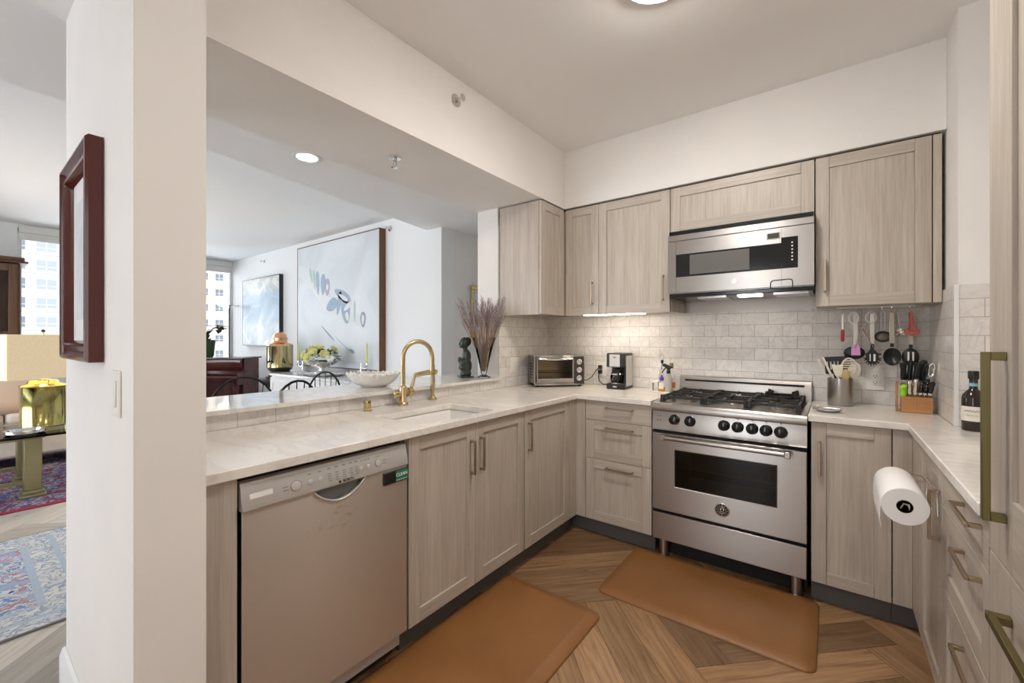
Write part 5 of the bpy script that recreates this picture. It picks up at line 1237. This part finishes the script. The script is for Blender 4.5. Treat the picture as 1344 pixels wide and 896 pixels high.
for k in range(70):
    a = rnd.random() * 6.283; e = rnd.random() * 1.2; d = Vector((math.cos(a) * math.cos(e), math.sin(a) * math.cos(e), math.sin(e)))
    c = Vector((0, 0, .16)) + Vector((d.x * .20, d.y * .20, d.z * .13)); s_ = rnd.uniform(.045, .075); u = d.cross(Vector((0, 0, 1))).normalized()
    lf.add([c - d * s_ * .5, c + u * s_ * .45, c + d * s_ * .8 + Vector((0, 0, -.02)), c - u * s_ * .45], [(0, 1, 2), (0, 2, 3)])
lf.build('leaves', 'leaf', t, smooth=0)
k = 0
for (a, e) in ((-100, .35), (-60, .55), (-140, .5), (-20, .4), (-90, 1.0), (-160, .9), (-40, 1.05), (40, .8), (100, .6), (160, .5), (-75, .12)):
    d = Vector((math.cos(R(a)) * math.cos(e), math.sin(R(a)) * math.cos(e), math.sin(e))); c = Vector((d.x * .21, d.y * .21, .175 + d.z * .15)); m_ = MB(); q = d.to_track_quat('Z', 'Y').to_matrix()
    for ringk, (r_, n_, h0) in enumerate(((.062, 7, .0), (.042, 5, .016), (.022, 4, .026))):
        for j in range(n_):
            aa = 6.283 * j / n_ + ringk; pp = [(.3 * r_, -.5, h0 - .012), (r_, -.42, h0 + .012), (r_ * 1.05, .42, h0 + .016), (.3 * r_, .5, h0 - .012)]
            m_.add([c + q @ Vector((p[0] * math.cos(aa + p[1] * 1.2), p[0] * math.sin(aa + p[1] * 1.2), p[2])) for p in pp], [(0, 1, 2, 3)])
    m_.ball(c + q @ Vector((0, 0, .012)), .022, 8, 6); m_.build('rose', 'petal' if k % 3 != 2 else 'petalw', t, smooth=0); k += 1
t = thing('blossom_sprig', 'white blossom sprig on a thin stem beside the flower bowl', 'flower', (fX + .24, fY - .03, BZ + .018))
MB().lathe([(.03, 0), (.03, .012), (.008, .016), (0, .016)], seg=14).build('base', 'silver', t); MB().tube([(0, 0, .016), (.02, 0, .08), (.0, 0, .15)], .003, 6).build('stem', 'silver', t)
m_ = MB()
for k in range(7): m_.ball((.035 * math.cos(k * .9), .03 * math.sin(k * .9), .165 + .018 * (k % 3)), .022, 8, 6)
m_.build('blossoms', 'petalw', t)
def candelabra(label, x, y, side, z=BZ):
    t = thing('candle_holder', label, 'candle holder', (x, y, z + .0006))
    MB().lathe([(.055, 0), (.056, .006), (.018, .016), (.010, .03), (.013, .07), (.008, .10), (.010, .15), (0, .152)], seg=18).build('stand', 'silver', t)
    MB().tube([(0, 0, .10), (side * .05, 0, .075), (side * .10, 0, .085), (side * .115, 0, .115)], .005, 8).build('arm', 'silver', t)
    MB().lathe([(.012, .112), (.022, .118), (.014, .124), (.014, .15), (.011, .15), (0, .126)], (side * .115, 0, 0), 14).build('cup', 'silver', t)
    c = thing('candle', 'tall pale yellow taper candle, ' + ('before the edge of the big painting, left of the roses' if side < 0 else 'standing near the brown edge of the big painting'), 'candle', (x + side * .115, y, z + .1275))
    MB().lathe([(.0105, 0), (.009, .24), (.006, .248), (0, .25)], seg=12).build('wax', 'candle', c); MB().cyl((0, 0, .25), (0, 0, .262), .0012, seg=6).build('wick', 'ink', c)
candelabra('silver candle holder left of the flower bowl', -5.46, 2.74, -1)
candelabra('silver candle holder near the brown edge of the big painting', -4.50, 2.96, 1)
# urn on its stand
t = thing('pedestal_stand', 'dark carved pedestal under the brass urn', 'stand', (-6.02, 2.68, 0))
MB().lathe([(.24, 0), (.24, .03), (.10, .06), (.07, .12), (.085, .30), (.06, .45), (.07, .60), (.16, .68), (.20, .715)], seg=24).build('column', 'iron', t); MB().lathe([(.23, .7155), (.24, .722), (.24, .745), (.23, .752), (0, .752)], seg=32).build('top', 'iron', t)
t = thing('brass_urn', 'polished brass coffee urn with a copper lid on a dark pedestal', 'urn', (-6.0, 2.70, .753))
MB().lathe([(.16, 0), (.17, .01), (.17, .03), (.13, .05), (.12, .10), (.15, .125), (.15, .14)], seg=28).build('foot', 'iron', t)
for a in range(0, 360, 90): MB().ball((.15 * math.cos(R(a + 20)), .15 * math.sin(R(a + 20)), .04), (.03, .03, .035), 10, 8).build('claw', 'iron', t)
MB().lathe([(.150, .1405), (.160, .150), (.160, .43), (.165, .436), (.160, .446), (0, .446)], seg=40).build('body', 'brasspol', t)
MB().lathe([(.158, .4465), (.14, .462), (.10, .475), (.088, .49), (.088, .525), (.098, .53), (.098, .545), (.085, .55), (.078, .585), (.055, .61), (.02, .622), (0, .622)], seg=36).build('lid', 'copper', t); MB().lathe([(.008, .6225), (.014, .64), (.006, .66), (0, .665)], seg=12).build('finial', 'ink', t)
for a in (-65, -10):
    d = Vector((math.cos(R(a)), math.sin(R(a)), 0)); p = d * .158 + Vector((0, 0, .235))
    MB().tube([p, p + d * .05, p + d * .06 + Vector((0, 0, -.03))], .010, 8).tube([p + d * .035, p + d * .035 + Vector((0, 0, .035))], .006, 6).build('tap', 'ink', t)
m_ = MB().tube([(-.16, 0, .30), (-.20, 0, .30), (-.205, 0, .24), (-.16, 0, .235)], .009, 8); m_.build('side_handle', 'ink', t)
t_ = Vector((.50, -.86, 0)); MB().box((-.006, -.006, .20), (.006, .006, .40)).xform(Matrix.Translation(t_ * .163)).build('sight_glass', 'ink', t)

# piano with the potted orchid, torchiere
t = thing('piano', 'dark mahogany piano seen over the ledge by the window', 'piano', (-7.02, 2.615, 0), 37)
PW = 1.45
MB().box((-PW, .05, .10), (0, .42, .985)).build('case', 'pianowood', t, .006)
MB().prism([(-PW - .03, -.02), (.03, -.02), (.03, .45), (-PW - .03, .45)], .9855, 1.008).build('lid', plain('piano_lid_sheen', (.10, .085, .09), .08), t, .004)
MB().prism([(.0, .985), (-.015, .93), (.02, .83), (.0495, .80), (.0495, .985)], -PW + .02, -.02, 'yzx').build('fall_board', 'pianowood', t, .004)
MB().prism([(-.10, .74), (-.12, .72), (-.10, .64), (.0495, .62), (.0495, .76)], -PW + .02, -.02, 'yzx').build('key_slip', 'pianowood', t, .004)
MB().box((-.02, -.10, .60), (.0, .0495, .78)).box((-PW, -.10, .60), (-PW + .02, .0495, .78)).build('key_cheek', 'pianowood', t, .006)
for x in (-.06, -PW + .06): MB().lathe([(.03, .0), (.035, .05), (.028, .1), (.045, .45), (.05, .59)], (x, -.05, 0), 14).build('leg', 'pianowood', t)
t = thing('potted_orchid', 'dark leaved plant in a green glazed pot on top of the piano', 'potted plant', (-7.48, 2.30, 1.009))
MB().lathe([(0, 0), (.085, 0), (.10, .03), (.115, .20), (.12, .26), (.11, .26), (.10, .22), (0, .21)], seg=28).build('pot', 'potgreen', t)
m_ = MB(); rnd = random.Random(12)
def pl_leaf(m_, p, d, L, W_, droop=.3):
    d = Vector(d).normalized(); u = d.cross(Vector((.2, .1, 1))).normalized(); prev = None; p = Vector(p)
    for k in range(6):
        f_ = k / 5; c = p + d * L * f_ + Vector((0, 0, -droop * L * f_ * f_)); hw = W_ * math.sin(math.pi * min(.98, .08 + f_ * .92)) + .002
        cur = (c - u * hw, c + Vector((0, 0, -.006)), c + u * hw)
        if prev: m_.add(list(prev) + list(cur), [(0, 1, 4, 3), (1, 2, 5, 4)])
        prev = cur
m_.tube([(0, 0, .21), (.05, .01, .34), (.13, .05, .43), (.22, .10, .47)], .007, 6).tube([(0, 0, .21), (-.03, -.02, .35), (-.02, -.05, .50)], .006, 6)
m_.build('stalks', 'darkleaf', t); m_ = MB()
for k in range(16):
    a = rnd.random() * 6.28; pl_leaf(m_, (.20 + rnd.uniform(-.12, .08), .09 + rnd.uniform(-.05, .05), .44 + rnd.uniform(-.04, .05)), (math.cos(a), math.sin(a), rnd.uniform(-.2, .5)), rnd.uniform(.10, .16), .035)
for k in range(8):
    a = rnd.random() * 6.28; pl_leaf(m_, (0, 0, .23 + .02 * k), (math.cos(a), math.sin(a), .8), .16, .03)
m_.build('leaves', 'darkleaf', t, smooth=0)
t = thing('floor_lamp', 'slim torchiere floor lamp with a shallow dish in the window corner', 'floor lamp', (-8.25, 2.875, 0))
MB().lathe([(.14, 0), (.14, .015), (.02, .03), (.012, .04)], seg=24).build('base', 'wire', t); MB().cyl((0, 0, .04), (0, 0, 1.80), .011, seg=10).build('pole', 'wire', t)
MB().lathe([(0, 1.80), (.05, 1.802), (.165, 1.845), (.17, 1.855), (.15, 1.845), (0, 1.815)], seg=32).build('dish', 'silver', t)

# wrought iron dining chairs just beyond the ledge
def iron_chair(label, x, y, rz, first=None):
    if first is not None: return copy_thing(first, (x, y, 0), rz, label)
    t = thing('dining_chair', label, 'chair', (x, y, 0), rz, 'wrought iron dining chairs')
    MB().lathe([(0, .44), (.20, .44), (.215, .455), (.20, .475), (0, .48)], seg=28).build('seat', 'sofa', t)
    MB().tube([(-.22, .19, .44)] + [(.24 * math.cos(R(a)), .21 + .03 * math.sin(R(a)), .68 + .27 * math.sin(R(a))) for a in range(180, -1, -15)] + [(.22, .19, .44)], .010, 8).build('back_frame', 'wire', t)
    for k in range(5):
        a = 50 + k * 20; MB().tube([(.03 * (k - 2), .20, .45), (.065 * (k - 2), .225, .62), (.235 * math.cos(R(a)) * -1, .232, .68 + .26 * math.sin(R(a)))], .0045, 6).build('back_spindle', 'wire', t)
    m_ = MB()
    for s in (-1, 1): m_.tube([(s * (.045 + .040 * math.cos(R(a)) * (1 - a / 620)), .222, .56 + .040 * math.sin(R(a)) * (1 - a / 620)) for a in range(0, 500, 25)], .0045, 6)
    m_.build('back_scroll', 'wire', t)
    for sx in (-1, 1):
        for sy in (-1, 1): MB().tube([(sx * .17, sy * .16, .44), (sx * .19, sy * .19, .20), (sx * .21, sy * .21, .0)], .010, 8).build('leg', 'wire', t)
    return t
ch = iron_chair('black wrought iron chair with the widest arched back, in front of the piano', -4.35, 1.62, -108)
iron_chair('black wrought iron chair with only the top of its back showing over the ledge', -3.66, 1.60, -70, ch)
iron_chair('black wrought iron chair seen narrow before the white buffet', -4.05, 2.06, 12, ch)

# ------------------------------------------------------------------ living room past the white wall end
def flat_rug(label, x0, x1, y0, y1, layers):
    t = thing('area_rug', label, 'rug', ((x0 + x1) / 2, (y0 + y1) / 2, .0004)); hx, hy = (x1 - x0) / 2, (y1 - y0) / 2
    names = ('border', 'band', 'field', 'inner_field')
    MB().box((-hx, -hy, 0), (hx, hy, .008)).build('base', layers[0][1], t, .002)
    for k, (ins_, m_) in enumerate(layers[1:]): MB().box((-hx + ins_, -hy + ins_, .0081 + k * .0004), (hx - ins_, hy - ins_, .0084 + k * .0004)).build(names[min(k, 3)], m_, t)
flat_rug('pale blue and ivory patterned rug on the hall floor', -4.18, -2.80, -2.0, .50, [(0, 'seaml'), (.012, 'rugborder'), (.10, 'rugband'), (.125, 'rugborder'), (.22, 'rugband'), (.25, 'rugfield')])
flat_rug('navy and crimson patterned rug under the gilt table', -7.2, -4.83, -2.2, 1.3, [(0, 'rededge'), (.05, 'rugred'), (.30, 'rededge'), (.33, 'rugred')])
TX, TY = -5.22, .40
t = thing('side_table', 'gilt column table with a thick glass top beside the sofa', 'table', (TX, TY, .0095))
for y in (0, -.42):
    for x in (0, -.62):
        MB().box((x - .095, y - .075, 0), (x + .095, y + .075, .022)).box((x - .075, y - .06, .0225), (x + .075, y + .06, .05)).box((x - .06, y - .05, .0505), (x + .06, y + .05, .47)).box((x - .08, y - .065, .4705), (x + .08, y + .065, .49)).build('leg', 'goldcol', t, .006)
for z in (.10, .46): MB().box((-.56, -.02, z), (-.065, .02, z + .03)).box((-.56, -.44, z), (-.065, -.40, z + .03)).build('rail', 'goldcol', t)
for x in (0, -.62): MB().box((x - .02, -.365, .10), (x + .02, -.055, .13)).box((x - .02, -.365, .455), (x + .02, -.055, .485)).build('rail', 'goldcol', t)
MB().box((-.86, -.75, .4905), (.16, .30, .512)).build('glass_top', 'tableglass', t, .004)
t = thing('ring_dish', 'round clear dish on the glass table before the brass lamp', 'dish', (-5.20, .36, .5225))
MB().lathe([(0, 0), (.10, 0), (.115, .012), (.115, .032), (.10, .032), (.09, .012), (0, .008)], seg=28).build('dish', 'chrome', t)
t = thing('table_lamp', 'big brass drum lamp with a cream oblong shade, switched on', 'lamp', (-5.56, .49, .5225), 20)
MB().lathe([(0, 0), (.142, 0), (.147, .006), (.142, .012), (.142, .345), (.147, .351), (.142, .358), (.10, .372), (.09, .40), (0, .40)], seg=44).xform(Matrix.Diagonal((.95, 1, 1, 1))).build('drum', plain('lamp_brass', (.46, .40, .15), .14, 1), t)
MB().cyl((0, 0, .40), (0, 0, .82), .008, seg=10).build('stem', 'brasspol', t)
MB().tube([(-.15, 0, .405), (.15, 0, .405)], .006, 8).build('crossbar', 'chrome', t)
sh = MB(); hx, hy = .20, .31
for (x0, x1, y0, y1) in ((-hx, hx, -hy, -hy + .006), (-hx, hx, hy - .006, hy), (-hx, -hx + .006, -hy, hy), (hx - .006, hx, -hy, hy)): sh.box((x0, y0, .425), (x1, y1, .80))
sh.build('lamp_shade', 'shade', t); MB().lathe([(.008, .8205), (.014, .83), (.008, .845), (0, .848)], seg=12).build('finial', 'wire', t)
lp = bpy.data.lights.new('lamp_bulb', 'POINT'); lp.energy = 9; lp.color = (1, .72, .42); lp.shadow_soft_size = .04
lo = bpy.data.objects.new('lamp_bulb', lp); C.objects.link(lo); lo.location = (0, 0, .62); lo.parent = t
t = thing('sofa', 'white upholstered sofa behind the gilt glass table', 'sofa', (-6.75, .55, .0095), 0)
MB().box((-.45, -1.9, .12), (.45, .75, .42)).build('base', 'sofa', t, .03)
MB().box((-.45, -1.9, .4205), (-.18, .75, .86)).build('backrest', 'sofa', t, .06, seg=4)
for k in range(3): MB().box((-.175, -1.88 + k * .82, .4205), (.46, -1.07 + k * .82, .56)).build('seat_cushion', 'sofa', t, .04, seg=4)
MB().box((-.45, .585, .4205), (.46, .80, .66)).build('armrest', 'sofa', t, .07, seg=4)
for y in (-1.8, .65):
    for x in (-.38, .38): MB().box((x - .04, y - .04, 0), (x + .04, y + .04, .1195)).build('leg', 'black', t)
for (lab, m_, y, z, tl) in (('white square cushion against the sofa back', 'sofa', .33, .58, 14), ('beige cushion lower on the sofa before the white cushion', 'pillow', .17, .565, 24)):
    c = thing('cushion', lab, 'cushion', (-6.78 + (.30 if m_ == 'pillow' else .0), .55 + y - .33 - (.0 if m_ == 'sofa' else .02), .0095 + z), 0, None)
    b = MB().ball((0, 0, 0), 1, 28, 16); 
    sg = lambda v, e: math.copysign(abs(v) ** e, v)
    b.v = [(.09 * x * (1 - .0 * abs(y)), .23 * sg(y, .6), .21 * sg(z_, .6) + .20) for x, y, z_ in b.v]
    b.xform(Matrix.Translation((.16, 0, 0)) @ Matrix.Rotation(R(-tl), 4, 'Y')).build('cover', m_, c)
# hutch with glass doors, figurine
t = thing('china_hutch', 'carved walnut china hutch with glass doors by the window', 'cabinet', (-7.62, -.14, 0), 0)
MB().box((-.26, -.75, .0), (.20, .62, .78)).build('lower_case', 'hutch', t, .006)
MB().box((-.27, -.77, .7805), (.23, .64, .82)).build('counter', 'hutch', t, .006)
MB().box((-.26, -.72, .8205), (-.24, .60, 1.26)).build('back_panel', 'hutch', t)
MB().box((-.26, -.72, 1.262), (-.24, .62, 2.15)).box((-.24, -.72, 1.262), (.16, -.70, 2.15)).box((-.24, .60, 1.262), (.16, .62, 2.15)).box((-.24, -.70, 1.262), (.16, .60, 1.29)).build('upper_case', 'hutch', t)
MB().box((-.28, -.78, 2.1505), (.22, .68, 2.175)).box((-.27, -.76, 2.1755), (.20, .65, 2.22)).build('cornice', 'hutch', t, .01)
MB().box((-.28, -.76, 1.228), (.20, .66, 1.2615)).build('shelf_moulding', 'hutch', t, .006)
for y0 in (-.70, -.02):
    y1 = y0 + .62; d = MB().box((.1605, y0, 1.295), (.18, y0 + .07, 2.14)).box((.1605, y1 - .07, 1.295), (.18, y1, 2.14)).box((.1605, y0 + .07, 1.295), (.18, y1 - .07, 1.37)).box((.1605, y0 + .07, 2.06), (.18, y1 - .07, 2.14)).build('door', 'hutch', t, .003)
    MB().box((.168, y0 + .07, 1.37), (.171, y1 - .07, 2.06)).build('pane', 'pane', d)
for y in (-.70, .58): MB().lathe([(.03, .8205), (.02, .90), (.035, 1.0), (.02, 1.12), (.03, 1.227)], (.12, y, 0), 12).build('post', 'hutch', t)
for k in range(5):
    tag(MB().lathe([(.03, 0), (.03, .004), (.005, .012), (.005, .07), (.03, .09), (.038, .15), (.036, .15), (.028, .095), (0, .08)], seg=16).build('wine_glass', 'clear', None, loc=(-7.55, .06 + k * .045 - .04, .8212) if False else (-7.50 - .11 * (k % 2), -.10 + k * .09, .8212)), 'stemmed glass standing on the hutch counter', 'glass', 'stemmed glasses on the hutch')
t = thing('crystal_figurine', 'clear crystal bird figurine on top of the walnut hutch', 'figurine', (-7.55, .14, 2.2205))
MB().lathe([(.05, 0), (.055, .01), (.02, .03), (.015, .06)], seg=16).build('base', 'clear', t)
MB().ball((0, 0, .12), (.045, .075, .06), 16, 10).tube([(0, .05, .13), (0, .09, .19), (0, .075, .235), (0, .10, .25)], [.025, .018, .018, .006], 10).tube([(0, -.06, .13), (0, -.12, .19)], [.03, .008], 8).build('bird', 'clear', t)

# ------------------------------------------------------------------ houses across the street
def tower(label, x, y0, y1, z0, z1, wall, cols, rows, fy, ww, wh, zs, zp, pale):
    t = thing('apartment_tower', label, 'building', (x, (y0 + y1) / 2, z0)); ym = (y0 + y1) / 2
    MB().box((-8, y0 - ym, 0), (0, y1 - ym, z1 - z0)).build('facade', wall, t)
    bands = MB()
    for r in range(rows): bands.box((.001, y0 - ym, zs + r * zp - .42 - z0), (.10, y1 - ym, zs + r * zp - .30 - z0))
    bands.build('floor_bands', wall, t)
    for r in range(rows):
        for c in range(cols):
            y = fy[c] - ym; z = zs + r * zp - z0; f = MB().box((.001, y, z), (.08, y + ww, z + wh)).build('window', 'bframe', t)
            MB().box((.081, y + .08, z + wh * .38), (.085, y + ww * .5 - .04, z + wh - .07)).box((.081, y + ww * .5 + .04, z + wh * .38), (.085, y + ww - .07, z + wh - .07)).box((.081, y + .08, z + .07), (.085, y + ww * .5 - .04, z + wh * .38 - .07)).box((.081, y + ww * .5 + .04, z + .07), (.085, y + ww - .07, z + wh * .38 - .07)).build('pane', 'bwin' if (r * 3 + c) % 3 else 'bwin2', f)
tower('grey and white apartment tower outside the window behind the lamp', -100, -6, 24, -30, 26, 'bldgA', 6, 8, (-2.2, 1.2, 4.6, 7.97, 11.4, 14.8), 2.4, 1.8, -3.0, 3.0, 0)
tower('sunlit cream apartment tower outside the window behind the orchid', -115, 28, 60, -30, 40, 'bldgB', 5, 7, (31.0, 34.1, 37.1, 40.2, 43.3), 1.75, 1.7, -6.7, 3.58, 1)
